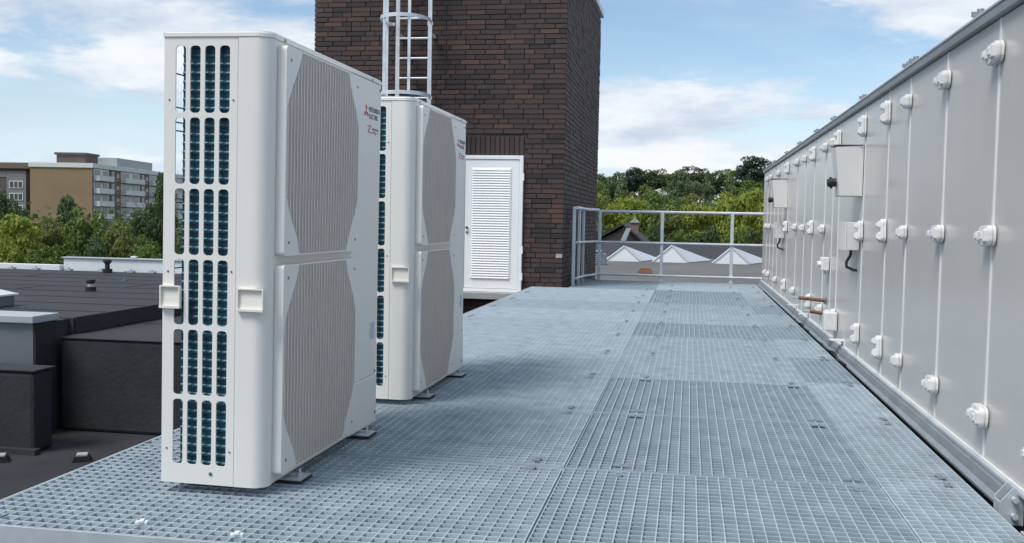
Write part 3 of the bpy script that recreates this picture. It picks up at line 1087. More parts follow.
# ------------------------------------------------------------------ caged ladder
lad = empty('caged_ladder', (-3.43, 12.2, 0.0))
tag(lad, 'galvanised caged ladder fixed to the front of the brick tower', 'ladder')
yl = 12.20 - 12.2
for x in (-0.205, 0.205):
    boxo('stile', M['galv_rail'], lad, x - 0.025, x + 0.025, yl - 0.012, yl + 0.012, -0.42, 5.2, 0.003)
for k in range(19):
    z = -0.13 + 0.2445 * k
    MB().cyl((-0.18, yl, z), (0.18, yl, z), 0.014, 10).build('rung', M['galv_rail'], lad)
for k, z in enumerate((2.30, 3.20, 4.4)):
    hoop = MB()
    n = 28
    pts_o, pts_i = [], []
    ro, ri = 0.300, 0.293
    for i in range(n + 1):
        a = R(-215 + 250 * i / n)
        pts_o.append((ro * math.cos(a), -0.36 + 0.38 * math.sin(a) / 1.0))
        pts_i.append((ri * math.cos(a), -0.36 + 0.373 * math.sin(a)))
    vs, fs = [], []
    for po, pi_ in zip(pts_o, pts_i):
        vs += [(po[0], po[1], z - 0.022), (po[0], po[1], z + 0.022), (pi_[0], pi_[1], z + 0.022), (pi_[0], pi_[1], z - 0.022)]
    for i in range(n):
        a, c = 4 * i, 4 * i + 4
        for q in range(4):
            fs.append((a + q, a + (q + 1) % 4, c + (q + 1) % 4, c + q))
    hoop.add(vs, fs)
    hoop.box(-0.275, -0.205, -0.135, -0.127, z - 0.02, z + 0.02)
    hoop.box(0.205, 0.275, -0.135, -0.127, z - 0.02, z + 0.02)
    hoop.build('hoop', M['galv_rail'], lad)
for a in (-200, -128, -62, 18):
    x, y = 0.290 * math.cos(R(a)), -0.36 + 0.37 * math.sin(R(a))
    boxo('cage_bar', M['galv_rail'], lad, x - 0.017, x + 0.017, y - 0.004, y + 0.004, 2.28, 5.2)
for z in (0.6, 1.9, 3.1, 4.3):
    for x in (-0.205, 0.205):
        boxo('wall_bracket', M['galv_rail'], lad, x - 0.02, x + 0.02, yl + 0.0125, 0.214, z - 0.02, z + 0.02)

# ------------------------------------------------------------------ guard railing
rl = empty('guard_railing', (-0.2, 14.12, 0.0))
tag(rl, 'galvanised two-rail guard railing at the far end of the walkway', 'railing')
RY = 0.0
px = (-1.24 + 0.2, -0.375 + 0.2, 0.575 + 0.2)
for x in px:
    boxo('post', M['galv_rail'], rl, x - 0.022, x + 0.022, RY - 0.022, RY + 0.022, -0.03, 0.975, 0.004)
    boxo('base_plate', M['galv_plate'], rl, x - 0.05, x + 0.05, RY - 0.045, RY + 0.045, 0.003, 0.012)
for z, r_ in ((0.965, 0.021), (0.535, 0.016), (0.085, 0.016)):
    MB().cyl((px[0] - 0.05, RY - (0.0 if z > 0.9 else 0.03), z + 0.004), (1.19, RY - (0.0 if z > 0.9 else 0.03), z + 0.004), r_, 12).build('rail', M['galv_rail'], rl)
sxr = -1.43 + 0.2
for y, w in ((12.78, 0.020), (13.02, 0.018), (13.55, 0.017)):
    boxo('post', M['galv_rail'], rl, sxr - w + (-0.02 if y < 12.9 else 0.02), sxr + w + (-0.02 if y < 12.9 else 0.02), y - 14.12 - 0.025, y - 14.12 + 0.025, -0.03, 1.01 if y < 13 else 0.975, 0.004)
for z, r_ in ((0.985, 0.021), (0.545, 0.016), (0.085, 0.016)):
    MB().tube([(sxr + 0.02, 12.80 - 14.12, z + 0.01), (sxr + 0.05, 13.6 - 14.12, z), (px[0] - 0.02, -0.03, z)], r_, 10).build('rail', M['galv_rail'], rl)

# ------------------------------------------------------------------ air handling unit
AY = 3.2
ahu = empty('air_handling_unit', (1.0, AY, 0.0))
tag(ahu, 'long light grey air handling unit with clamped panels along the walkway', 'air handling unit')
seams = [1.55, 2.35, 3.02, 3.60, 4.29, 4.97, 5.47, 6.18, 7.17, 7.47, 7.90, 8.60, 9.25, 9.92, 10.82, 11.35, 11.95, 12.5, 13.05, 13.6]
AZ0, AZ1 = 0.055, 1.533
ends = [1.0] + seams + [14.35]
for a, bq in zip(ends[:-1], ends[1:]):
    o = boxo('panel', M['ahu'], ahu, 0, 0.045, a + 0.006 - AY, bq - 0.006 - AY, AZ0 + 0.004, AZ1 - 0.002, 0.003)
boxo('housing', M['ahu'], ahu, 0.046, 1.9, 1.0 - AY, 14.35 - AY, AZ0 - 0.02, AZ1 - 0.003)
for s_ in seams:
    w = 0.0095 if s_ not in (7.47, 11.35, 12.5) else 0.006
    boxo('seam_strip', M['seam'], ahu, -0.0035, 0.0445, s_ - w - AY, s_ + w - AY, AZ0 + 0.004, AZ1 - 0.004, 0.0015)
# roof edge
boxo('roof_edge', M['ahu_top'], ahu, -0.022, 0.10, 0.95 - AY, 14.38 - AY, AZ1, AZ1 + 0.034, 0.003)
boxo('roof_lip', M['galv_plate'], ahu, -0.026, 1.93, 0.95 - AY, 14.385 - AY, AZ1 + 0.0345, AZ1 + 0.045, 0.003)
for k, y in enumerate((3.9, 4.95, 5.10, 6.35, 7.6, 8.6, 9.9, 11.2, 12.8)):
    m = MB().box(-0.02, 0.05, -0.02, 0.02, 0, 0.012).cyl((0.0, 0, 0.012), (0.0, 0, 0.040), 0.013, 8).box(-0.03, 0.03, -0.006, 0.006, 0.012, 0.03)
    m.build('lifting_lug', M['steel_mid'], ahu, (0.01, y - AY, AZ1 + 0.0455))
# base frame: channel with flanges, bright ledge, dark gap, gusset bracket
boxo('base_ledge', M['galv_plate'], ahu, -0.020, 0.044, 1.0 - AY, 14.35 - AY, AZ0 - 0.012, AZ0, 0.002)
boxo('base_ledge', M['seam'], ahu, -0.008, 0.043, 1.0 - AY, 14.35 - AY, AZ0 + 0.0005, AZ0 + 0.0035)
ch = MB()
prof = [(-0.052, -0.085), (0.02, -0.085), (0.02, -0.079), (-0.020, -0.079), (-0.030, 0.030), (-0.020, 0.030), (-0.020, 0.0425), (-0.046, 0.0425), (-0.050, 0.036)]
pr2 = [(-0.052, -0.016), (0.03, -0.016), (0.03, 0.0425), (-0.021, 0.0425), (-0.021, 0.036), (-0.030, 0.036), (-0.036, 0.004), (-0.052, -0.008)]
ch.prism(pr2, lambda a, c, w: (a, w, c), 3.27 - AY, 14.3 - AY)
ch.build('base_channel', M['steel_mid'], ahu)
boxo('base_channel', M['galv_plate'], ahu, -0.012, 0.03, 1.0 - AY, 3.10 - AY, -0.02, 0.0425, 0.003)
boxo('base_channel', M['galv_plate'], ahu, -0.030, 0.03, 1.0 - AY, 3.10 - AY, -0.085, -0.045, 0.003)
boxo('channel_web', M['steel_dark'], ahu, 0.0, 0.03, 1.0 - AY, 3.10 - AY, -0.0445, -0.0205)
gs = MB().prism([(-0.064, -0.05), (0.0, -0.05), (0.0, 0.05), (-0.03, 0.062), (-0.064, 0.02)], lambda a, c, w: (a, w, c), 3.17 - AY, 3.178 - AY)
gs.prism([(-0.064, -0.05), (0.0, -0.05), (0.0, 0.05), (-0.03, 0.062), (-0.064, 0.02)], lambda a, c, w: (a, w, c), 3.235 - AY, 3.243 - AY)
gs.box(-0.066, -0.060, 3.178 - AY, 3.235 - AY, -0.05, 0.015)
gs.build('joint_bracket', M['galv_plate'], ahu)
for z in (-0.02, 0.03):
    MB().cyl((-0.03, 3.168 - AY, z), (-0.03, 3.145 - AY, z), 0.009, 6).build('bolt', M['galv_plate'], ahu)
boxo('plinth', M['rubber'], ahu, 0.02, 1.8, 1.2 - AY, 14.2 - AY, -0.2, -0.0165)
for k, y in enumerate((1.5, 4.6, 7.7, 10.8, 13.8)):
    boxo('support_leg', M['steel_dark'], ahu, 0.1, 0.25, y - 0.1 - AY, y + 0.1 - AY, -0.5 - 0.01 * k, -0.2005)
    boxo('support_leg', M['steel_dark'], ahu, 1.5, 1.65, y - 0.1 - AY, y + 0.1 - AY, -0.5 - 0.01 * k, -0.2005)
# little flat brackets; black tubes stand in for the shadowed gap at the base
for y, l in ((6.75, 0.10), (8.65, 0.075), (9.6, 0.07)):
    m = MB().box(-0.085, 0.0, y - l / 2 - AY, y + l / 2 - AY, 0.088, 0.094).box(-0.006, 0.0, y - l / 2 - AY, y + l / 2 - AY, 0.06, 0.088)
    m.build('drip_bracket', M['seam'], ahu)
for y0, y1 in ((6.2, 7.3), (8.1, 9.1)):
    pts = [(-0.066 - 0.010 * math.sin(3 * math.pi * t), y0 + (y1 - y0) * t - AY, 0.004 + 0.005 * math.sin(5 * math.pi * t)) for t in [i / 20 for i in range(21)]]
    MB().tube(pts, 0.007, 8).build('gap_shadow_tube', M['black'], ahu)


def clamp_mesh(hw_, hz_, r_):
    m = MB()

    def layer(x0, x1, d):
        m.prism(rrect(-hw_ + d, hw_ - d, -hz_ + d, hz_ - d, r_ - d, 5), lambda a, c, wv: (wv, a, c), x0, x1)
    layer(-0.0015, -0.011, 0.0)
    layer(-0.011, -0.0135, 0.004)
    layer(-0.0135, -0.024, 0.0005)
    layer(-0.024, -0.027, 0.004)
    return m


def catch_mesh(big):
    m = MB()
    e = 0.021 if big else 0.016
    m.prism(rrect(-e, e, -e, e, 0.005, 3), lambda a, c, w: (w, a, c), -0.0272, -0.040)
    m.prism(rrect(-e * 0.6, e * 0.6, -e * 0.6, e * 0.6, 0.003, 2), lambda a, c, w: (w, a, c), -0.040, -0.046)
    return m


def mesh_only(mb, m):
    o = mb.build('clamp', m)
    me = o.data
    bpy.data.objects.remove(o)
    return me


cme = mesh_only(clamp_mesh(0.062, 0.035, 0.026), M['clamp'])
cme_small = mesh_only(clamp_mesh(0.034, 0.033, 0.020), M['clamp'])
k0me = mesh_only(catch_mesh(True), M['clamp'])
k1me = mesh_only(catch_mesh(False), M['clamp'])
crng = random.Random(5)
skip = {(7.47, 1), (9.25, 2), (7.17, 1)}
for s_ in seams:
    for row, z in enumerate((1.415, 0.803, 0.198)):
        if (s_, row) in skip or s_ in (11.35, 12.5):
            continue
        small = s_ in (4.97, 7.47, 9.25)
        upright = s_ in (5.47, 6.18, 7.17, 8.60, 10.82)
        o = link('clamp', cme_small if small else cme, ahu, (-0.0036, s_ - AY + crng.uniform(-0.004, 0.004), z + crng.uniform(-0.004, 0.004)))
        o.rotation_euler.x = R(crng.uniform(-4, 4) + (82 if upright else 0))
        if small:
            link('catch', k0me, o)
        else:
            link('catch', k0me, o, (0, -0.030, 0))
            link('catch', k1me, o, (0, 0.032, 0))


def hood(y0, y1):
    pr = [(0.0, 0.0), (-0.125, 0.0), (-0.158, 0.292), (0.0, 0.300)]
    h_ = MB().prism(pr, lambda a, c, w: (a, w, c), y0 - AY, y1 - AY).build('weather_hood', M['hood'], ahu)
    h_.location = (-0.0045, 0, 1.005)
    bm = bmesh.new()
    bm.from_mesh(h_.data)
    bmesh.ops.bevel(bm, geom=list(bm.edges), offset=0.004, segments=2, affect='EDGES')
    bm.to_mesh(h_.data)
    bm.free()
    ym = (y0 + y1) / 2 - AY
    m = MB()
    m.cyl((-0.137, ym, 0.085), (-0.160, ym, 0.083), 0.026, 10)
    m.cyl((-0.160, ym, 0.083), (-0.172, ym, 0.082), 0.036, 12)
    m.cyl((-0.172, ym, 0.082), (-0.186, ym, 0.081), 0.024, 8)
    m.build('cable_gland', M['black'], h_)
    boxo('rain_lip', M['ahu_top'], h_, -0.163, -0.001, y0 - 0.004 - AY, y1 + 0.004 - AY, 0.3005, 0.3045)
    boxo('edge_fold', M['hood'], h_, -0.006, -0.0005, y0 - 0.016 - AY, y0 - 0.001 - AY, 0.0, 0.299)


hood(6.22, 6.42)
hood(10.86, 11.08)


def ebox(y0, y1):
    e = boxo('electrical_box', M['hood'], ahu, -0.080, -0.0045, y0 - AY, y1 - AY, 0.685, 0.852, 0.004)
    boxo('cover_edge', M['seam'], e, -0.088, -0.0805, y0 - 0.003 - AY, y1 + 0.003 - AY, 0.683, 0.854, 0.002)
    ym = y0 + 0.04 - AY
    MB().tube([(-0.045, ym, 0.688), (-0.048, ym, 0.655), (-0.070, ym, 0.615), (-0.068, ym, 0.585), (-0.03, ym, 0.568), (-0.006, ym, 0.565)], 0.009, 8).build('cable', M['black'], e)


ebox(6.24, 6.50)
ebox(11.05, 11.30)
jb = boxo('junction_box', M['clamp'], ahu, -0.060, -0.0045, 7.50 - AY, 7.62 - AY, 0.505, 0.600, 0.006)
MB().cyl((-0.03, 7.56 - AY, 0.504), (-0.03, 7.56 - AY, 0.475), 0.01, 8).build('gland', M['clamp'], jb)
MB().cyl((-0.0605, 7.545 - AY, 0.55), (-0.085, 7.545 - AY, 0.55), 0.022, 10).build('knob', M['clamp'], jb)
# copper pipe stubs
for (y, z, l) in ((7.62, 0.285, 0.20), (7.40, 0.205, 0.14)):
    pp = MB().cyl((-0.004, y - AY, z - 0.004), (-l, y - AY, z + 0.012), 0.013, 10).build('pipe_stub', M['copper'], ahu)
    MB().cyl((-l, y - AY, z + 0.012), (-l - 0.05, y - AY, z + 0.014), 0.005, 8).build('pipe_tip', M['galv_plate'], pp)
    MB().cyl((-0.0045, y - AY, z - 0.004), (-0.014, y - AY, z - 0.003), 0.024, 12).build('collar', M['steel_dark'], pp)
cv = boxo('clamp_block', M['clamp'], ahu, -0.09, -0.0045, 7.02 - AY, 7.12 - AY, 0.12, 0.245, 0.008)

# ------------------------------------------------------------------ workshop roof beyond the railing
wr = MB().box(-9, 45, 16.6, 56, -12, -1.12)
tag(wr.build('workshop_roof', M['roof_grey']), kind='structure')
sky_lab = ('white gabled roof light farthest left, next to the brick tower', 'white gabled roof light in the middle of the three beyond the railing', 'white gabled roof light farthest right, next to the grey unit')
for k, (xa, xm, xb, h_) in enumerate(((-4.05, -3.13, -2.30, 0.72), (-1.75, -0.83, -0.02, 0.80), (1.12, 2.02, 2.92, 0.78))):
    s = empty('gable_roof_light', (xm, 49.6, -1.12))
    tag(s, sky_lab[k], 'roof light', 'white roof lights on the workshop roof')
    a, c = xa - xm, xb - xm
    bx, by = c + 1.15 * (0.7 if k == 0 else 1.0), 3.2
    t = 0.04
    MB().add([(a, 0, 0), (c, 0, 0), (0, 0, h_), (bx, by, 0), (a + 0.6, by, 0)], [(0, 1, 2), (0, 2, 4), (1, 3, 2), (2, 3, 4), (0, 4, 3, 1)]).build('glazed_body', M['polycarb'], s)
    for p0, p1 in (((c, 0), (bx, by)),):
        m = MB()
        top = [(p0[0] + 0.03, p0[1] - 0.03, 0.0), (p1[0] + 0.03, p1[1], 0.0), (0.0, -0.03, h_)]
        m.add(top + [(x_ + 0.03, y_ - 0.02, z_ + t) for x_, y_, z_ in top], [(0, 1, 2), (5, 4, 3), (0, 3, 4, 1), (1, 4, 5, 2), (2, 5, 3, 0)])
        m.build('roof_pane', M['polycarb_roof'], s)
    m = MB()
    for q in (a, c):
        m.tube([(q, -0.02, 0.02), (0, -0.02, h_ + 0.02)], 0.035, 6)
    m.build('verge_profile', M['white_trim'], s)
tb_ = empty('terracotta_block', (-1.62, 38.5, -1.12))
tag(tb_, 'small terracotta-coloured block on the grey roof behind the railing', 'roof block')
boxo('block', M['terracotta'], tb_, -0.26, 0.26, -0.2, 0.2, 0, 0.14, 0.02)
boxo('cap', M['terracotta'], tb_, -0.20, 0.20, -0.16, 0.16, 0.141, 0.215, 0.03)
vb = empty('roof_exhaust', (-4.05, 45.0, -1.12))
tag(vb, 'pale grey roof exhaust box just right of the brick tower', 'roof exhaust')
boxo('housing', M['grey_wall'], vb, -0.5, 0.15, -0.3, 0.3, 0, 0.58, 0.02)
boxo('cowl', M['steel_dark'], vb, 0.16, 0.42, -0.25, 0.25, 0, 0.50, 0.02)
boxo('cap', M['coping'], vb, -0.55, 0.20, -0.35, 0.35, 0.581, 0.64, 0.01)
for k in range(5):
    boxo('louvre', M['coping'], vb, -0.45, 0.10, -0.33, -0.302, 0.08 + 0.09 * k, 0.11 + 0.09 * k)

ws = empty('slate_roofed_shed', (0, 58, -12))
tag(ws, 'long low shed with dark slate roof behind the white roof lights', 'shed')
boxo('wall', M['dark_wall'], ws, -14, 22, 0.6, 11.4, 0, 10.6)
m = MB().prism([(0, 10.55), (12, 10.55), (5.4, 11.62)], lambda a, c, w: (w, a, c), -14.3, 22.3)
m.build('roof', M['slate'], ws)
for k in range(9):
    boxo('roof_batten', M['slate'], ws, -13 + 4.2 * k, -12.9 + 4.2 * k, -0.02, 0.12, 10.56, 10.62)

hs = empty('gabled_house', (-4.6, 75, -12))
tag(hs, 'dark-roofed house with pale verge and chimney behind the railing', 'house')
m = MB().prism([(-2.6, 0), (1.6, 0), (1.6, 11.0), (-0.1, 12.35), (-2.6, 11.2)], lambda a, c, w: (a, w, c), 0.2, 8)
m.build('wall', M['house_wall'], hs)
m = MB()
m.add([(-2.9, 0, 11.05), (-0.3, 0, 12.55), (-0.3, 8.2, 12.55), (-2.9, 8.2, 11.05), (-2.9, 0, 11.2), (-0.3, 0, 12.7), (-0.3, 8.2, 12.7), (-2.9, 8.2, 11.2)],
      [(0, 3, 2, 1), (4, 5, 6, 7), (0, 1, 5, 4), (1, 2, 6, 5), (2, 3, 7, 6), (3, 0, 4, 7)])
m.build('roof', M['slate'], hs)
m = MB()
m.add([(-0.29, 0, 12.55), (1.8, 0, 10.8), (1.8, 8.2, 10.8), (-0.29, 8.2, 12.55), (-0.29, 0, 12.7), (1.8, 0, 10.95), (1.8, 8.2, 10.95), (-0.29, 8.2, 12.7)],
      [(0, 3, 2, 1), (4, 5, 6, 7), (0, 1, 5, 4), (1, 2, 6, 5), (2, 3, 7, 6), (3, 0, 4, 7)])
m.build('roof', M['slate'], hs)
m = MB().prism([(-0.75, 10.6), (-0.35, 10.6), (0.35, 12.35), (0.0, 12.35)], lambda a, c, w: (a, w, c), -0.35, -0.2)
m.build('pale_verge', M['coping'], hs)
chn = boxo('chimney', M['terracotta'], hs, 0.25, 0.85, 0.6, 1.2, 11.9, 12.75)
chn.data.materials[0] = M['brown_wall']
m = MB().prism([(0.15, 12.755), (0.95, 12.755), (0.55, 13.1)], lambda a, c, w: (a, w, c), 0.5, 1.3)
m.build('chimney_cap', M['concrete'], hs)

# white houses among the trees on the slope
for (x, y, z, w, d, hgt, lab) in ((-5.6, 172, -4.5, 5.0, 6, 11.0, 'white house with pale roof half hidden among the trees on the slope'),
                                  (-2.6, 176, -4.5, 4.6, 6, 9.6, 'grey-roofed house just right of the white house on the wooded slope'),
                                  (-15.6, 160, -6.5, 3.4, 6, 11.0, 'white house glimpsed between the brick tower and the trees')):
    hh_ = empty('hillside_house', (x, y, z))
    tag(hh_, lab, 'house')
    boxo('wall', M['white_wall'], hh_, -w / 2, w / 2, 0, d, 0, hgt - 1.2)
    m = MB().prism([(-w / 2 - 0.3, hgt - 1.19), (w / 2 + 0.3, hgt - 1.19), (w * 0.1, hgt)], lambda a, c, q: (a, q, c), -0.3, d + 0.3)
    m.build('roof', M['white_trim'] if 'pale roof' in lab else M['grey_wall'], hh_)
    for k in (-1, 1):
        boxo('window', M['glass'], hh_, k * w * 0.25 - 0.45, k * w * 0.25 + 0.45, -0.04, -0.005, hgt - 3.2, hgt - 1.9)

# ------------------------------------------------------------------ apartment blocks on the left
ap = empty('apartment_block', (-128.0, 200.0, -12.0), math.atan(0.157))
tag(ap, 'long apartment block with plain tan gable and white balconies', 'apartment block')
AH = 22.3
GW = 13.6
boxo('gable_wall', M['tan'], ap, -GW, -0.001, 0, 0.4, 0, AH)
boxo('long_wall', M['brown_wall'], ap, -GW + 0.01, 0, 0.401, 66, 0, AH - 0.001)
boxo('eaves_band', M['white_wall'], ap, -GW - 0.25, 0.3, -0.25, 66.3, AH, AH + 1.0, 0.03)
boxo('stair_head', M['pale_green'], ap, -GW * 0.62, -2.0, 18, 40, AH + 1.001, AH + 3.2)
boxo('lift_house', M['dark_wall'], ap, -GW * 0.85, -5.0, 8, 14.5, AH + 1.001, AH + 3.2)
boxo('lift_house_roof', M['dark_wall'], ap, -GW * 0.88, -4.7, 7.7, 14.8, AH + 3.201, AH + 3.7)
bal = None
win = None


def inst(proto, loc):
    o = proto.copy()
    COL.objects.link(o)
    o.parent = ap
    o.location = loc
    for chx in list(proto.children):
        c = chx.copy()
        COL.objects.link(c)
        c.parent = o
    return o


def apt_balcony(wid):
    m = MB().box(0.0, 1.3, 0.05, wid, 0.0, 0.16).box(1.2, 1.3, 0.05, wid, 0.161, 1.15).box(0.0, 1.199, 0.05, 0.14, 0.161, 1.15).box(0.0, 1.199, wid - 0.09, wid, 0.161, 1.15)
    b_ = m.build('balcony', M['white_wall'], ap)
    boxo('glazed_door', M['glass'], b_, 0.01, 0.06, 0.6, wid * 0.42, 0.17, 2.35)
    boxo('window', M['glass'], b_, 0.01, 0.06, wid * 0.62, wid - 0.5, 1.0, 2.3)
    boxo('back_wall', M['white_wall'], b_, 0.002, 0.009, 0.05, wid, 0.165, 2.6)
    return b_


def apt_window():
    w_ = boxo('window', M['white_wall'], ap, 0.002, 0.08, -0.65, 0.65, 0, 1.5)
    boxo('pane', M['glass'], w_, 0.081, 0.09, -0.55, -0.04, 0.1, 1.4)
    boxo('pane', M['glass'], w_, 0.081, 0.09, 0.04, 0.55, 0.1, 1.4)
    return w_


b1, b2 = apt_balcony(8.0), apt_balcony(11.4)
w1 = apt_window()
firsts = {b1.name: True, b2.name: True, w1.name: True}


def place(proto, loc):
    if firsts.pop(proto.name, None):
        proto.location = loc
        return proto
    return inst(proto, loc)


for fl in range(8):
    z = AH - 2.78 * (fl + 1) + 0.05
    if z < -0.2:
        z = 0.0
    place(b1, (0, 0.7, z))
    place(b2, (0, 15.3, z))
    inst(b2, (0, 32.6, z))
    inst(b1, (0, 50.0, z))
    for yy in (10.9, 13.6, 28.6, 31.0, 46.0, 48.2):
        place(w1, (0, yy, z + 0.9 - (0.5 if yy in (13.6, 31.0) else 0)))

db = empty('dark_apartment_block', (-153.9, 214.0, -12.0), math.atan(0.05))
tag(db, 'dark brown apartment block with white windows at the left edge', 'apartment block')
boxo('wall', M['dark_wall'], db, -32, 0, 0, 14, 0, 22.6)
boxo('light_bay', M['grey_wall'], db, -4.9, -0.02, -0.15, -0.001, 0, 22.0)
boxo('flat_roof_edge', M['brown_wall'], db, -32.5, 2.2, -0.8, 14.6, 22.601, 24.0, 0.05)
boxo('frieze', M['grey_wall'], db, -31.9, -5.0, -0.12, -0.001, 20.6, 22.0)
dw = boxo('window', M['white_wall'], db, -1.75, 1.75, -0.30, -0.16, 0, 1.7)
boxo('pane', M['glass'], dw, -1.55, -0.62, -0.33, -0.301, 0.15, 1.55)
boxo('pane', M['glass'], dw, -0.42, 0.42, -0.33, -0.301, 0.15, 1.55)
boxo('pane', M['glass'], dw, 0.62, 1.55, -0.33, -0.301, 0.15, 1.55)
first = True
for fl in range(7):
    for xx in (-2.45,):
        z = 18.0 - 2.85 * fl
        if first:
            dw.location = (xx, 0, z)
            first = False
        else:
            o = dw.copy()
            COL.objects.link(o)
            o.location = (xx, 0, z)
            for chx in list(dw.children):
                c = chx.copy()
                COL.objects.link(c)
                c.parent = o

# ------------------------------------------------------------------ trees
npr = np.random.default_rng(11)


def crown_mesh(seed, rx, rz, leaf, nl, shape='round', per=70):
    r = np.random.default_rng(seed)
    V = []
    cents = []
    for i in range(nl):
        while True:
            p = r.uniform(-1, 1, 3)
            if np.linalg.norm(p) < 1 and np.linalg.norm(p) > 0.25:
                break
        z = p[2]
        if shape == 'cone':
            wz = 1.0 - 0.88 * (z + 1) / 2
        elif shape == 'column':
            wz = 0.62 * (1 - 0.55 * max(0, z) ** 2)
        else:
            wz = 1.0 - 0.25 * max(0, -z)
        cents.append((p[0] * rx * wz * 0.86, p[1] * rx * wz * 0.86, z * rz * 0.88, wz))
    for (x, y, z, wz) in cents:
        lr = rx * r.uniform(0.20, 0.36) * (0.6 + 0.4 * wz)
        n_ = int(per * r.uniform(0.7, 1.2))
        d = r.normal(size=(n_, 3))
        d /= np.linalg.norm(d, axis=1)[:, None]
        d[:, 2] = np.where(d[:, 2] < -0.35, -d[:, 2], d[:, 2])
        rad = lr * r.uniform(0.62, 1.08, n_) ** 0.7
        c = d * rad[:, None] * np.array([1, 1, 0.82]) + np.array([x, y, z])
        nrm = d + r.normal(scale=0.55, size=(n_, 3))
        nrm /= np.linalg.norm(nrm, axis=1)[:, None]
        a = np.cross(nrm, r.normal(size=(n_, 3)))
        a /= np.linalg.norm(a, axis=1)[:, None]
        bb = np.cross(nrm, a)
        s1 = leaf * r.uniform(0.55, 1.25, n_)[:, None]
        s2 = s1 * r.uniform(0.5, 0.9, n_)[:, None]
        q = np.stack([c - a * s1, c - bb * s2, c + a * s1, c + bb * s2], 1)
        V.append(q.reshape(-1, 3))
    V = np.concatenate(V)
    nf = len(V) // 4
    me = bpy.data.meshes.new('crown')
    me.vertices.add(len(V))
    me.vertices.foreach_set('co', V.ravel())
    me.loops.add(nf * 4)
    me.loops.foreach_set('vertex_index', np.arange(nf * 4, dtype=np.int32))
    me.polygons.add(nf)
    me.polygons.foreach_set('loop_start', np.arange(0, nf * 4, 4, dtype=np.int32))
    me.polygons.foreach_set('loop_total', np.full(nf, 4, dtype=np.int32))
    me.update()
    return me


CROWNS = {}


def get_crown(shape, variant, matname):
    key = (shape, variant, matname)
    if key not in CROWNS:
        if shape == 'round':
            me = crown_mesh(100 + variant, 1.0, 1.0, 0.052, 70, 'round', 115)
        elif shape == 'cone':
            me = crown_mesh(200 + variant, 1.0, 1.3, 0.050, 70, 'cone', 70)
        else:
            me = crown_mesh(300 + variant, 1.0, 1.2, 0.055, 66, 'column', 90)
        me.materials.append(M[matname])
        CROWNS[key] = me
    return CROWNS[key]


TR = random.Random(3)


def tree(name, x, y, ztop, rx, rz, matname, label, group, shape='round', zg=None):
    zg = hill_z(x, y) if zg is None else zg
    t = empty(name, (x, y, zg - 0.05), TR.uniform(0, 6.28))
    tag(t, label, 'tree', group)
    cm = get_crown(shape, TR.randrange(4), matname)
    ext = max(v.co.z for v in cm.vertices) * 0.97
    zc0 = ztop - rz * ext - t.location.z
    c = link('crown', cm, t, (0, 0, zc0))
    c.scale = (rx, rx, rz)
    m = MB()
    top = zc0 + rz * 0.3
    bx_, by_ = TR.uniform(-.3, .3), TR.uniform(-.3, .3)
    hgt = max(2.0, top)
    m.tube([(0, 0, 0), (bx_ * 0.4, by_ * 0.4, hgt * 0.45), (bx_, by_, hgt)], [0.05 * rx + 0.16, 0.04 * rx + 0.11, 0.05], 8)
    for k in range(5):
        a = TR.uniform(0, 6.28)
        z0 = hgt * TR.uniform(0.45, 0.75)
        m.tube([(bx_ * 0.5, by_ * 0.5, z0), (bx_ * .5 + math.cos(a) * rx * 0.35, by_ * .5 + math.sin(a) * rx * 0.35, z0 + rz * 0.25), (math.cos(a) * rx * 0.65, math.sin(a) * rx * 0.65, z0 + rz * 0.55)], [0.11, 0.07, 0.03], 6)
    m.build('trunk', M['bark'], t, fix=False)
    return t


ORD = ['first', 'second', 'third', 'fourth', 'fifth', 'sixth', 'seventh', 'eighth', 'ninth', 'tenth', 'eleventh', 'twelfth']
# skyline row on the hill, left to right
back = [(-22.5, 10.4, 'leaf_mid', 'round', 4.0), (-18.4, 10.9, 'leaf_grey', 'round', 3.6), (-15.0, 11.6, 'leaf_dark', 'round', 3.8), (-11.6, 12.1, 'needle', 'round', 2.9), (-8.6, 11.8, 'leaf_dark', 'round', 3.4),
        (-4.6, 12.3, 'leaf_mid', 'round', 4.2), (-0.4, 12.5, 'leaf_dark', 'round', 3.8), (3.7, 12.2, 'leaf_dark', 'round', 3.6), (8.0, 12.3, 'leaf_mid', 'round', 3.6), (12.4, 14.6, 'needle', 'round', 3.9), (16.0, 13.2, 'needle', 'round', 3.6), (20.5, 12.8, 'leaf_dark', 'round', 4.0)]
desc = {'leaf_mid': 'mid green broadleaf', 'leaf_grey': 'grey-green broadleaf', 'leaf_dark': 'dark green broadleaf', 'needle': 'blackish green', 'leaf_yellow': 'yellow-green leafy', 'leaf_olive': 'olive green leafy'}
for i, (x, zt, mt_, sh, rx) in enumerate(back):
    tree('skyline_tree', x, 210 + (i % 3) * 4, zt, rx, rx * (0.95 if sh == 'round' else 1.7), mt_,
         '%s tree on the wooded skyline, %s from the brick tower' % (desc[mt_], ORD[i]), 'trees along the wooded skyline', sh)
midr = [(-13.6, 6.6, 'leaf_mid', 'round', 3.0), (-10.2, 7.6, 'leaf_grey', 'cone', 2.6), (-6.5, 6.3, 'leaf_olive', 'round', 2.6), (-1.4, 8.7, 'leaf_grey', 'round', 3.2), (2.4, 8.2, 'leaf_grey', 'cone', 2.7), (5.6, 7.8, 'leaf_grey', 'cone', 2.4), (8.3, 7.2, 'leaf_mid', 'round', 2.8), (12.0, 8.0, 'leaf_mid', 'round', 3.2)]
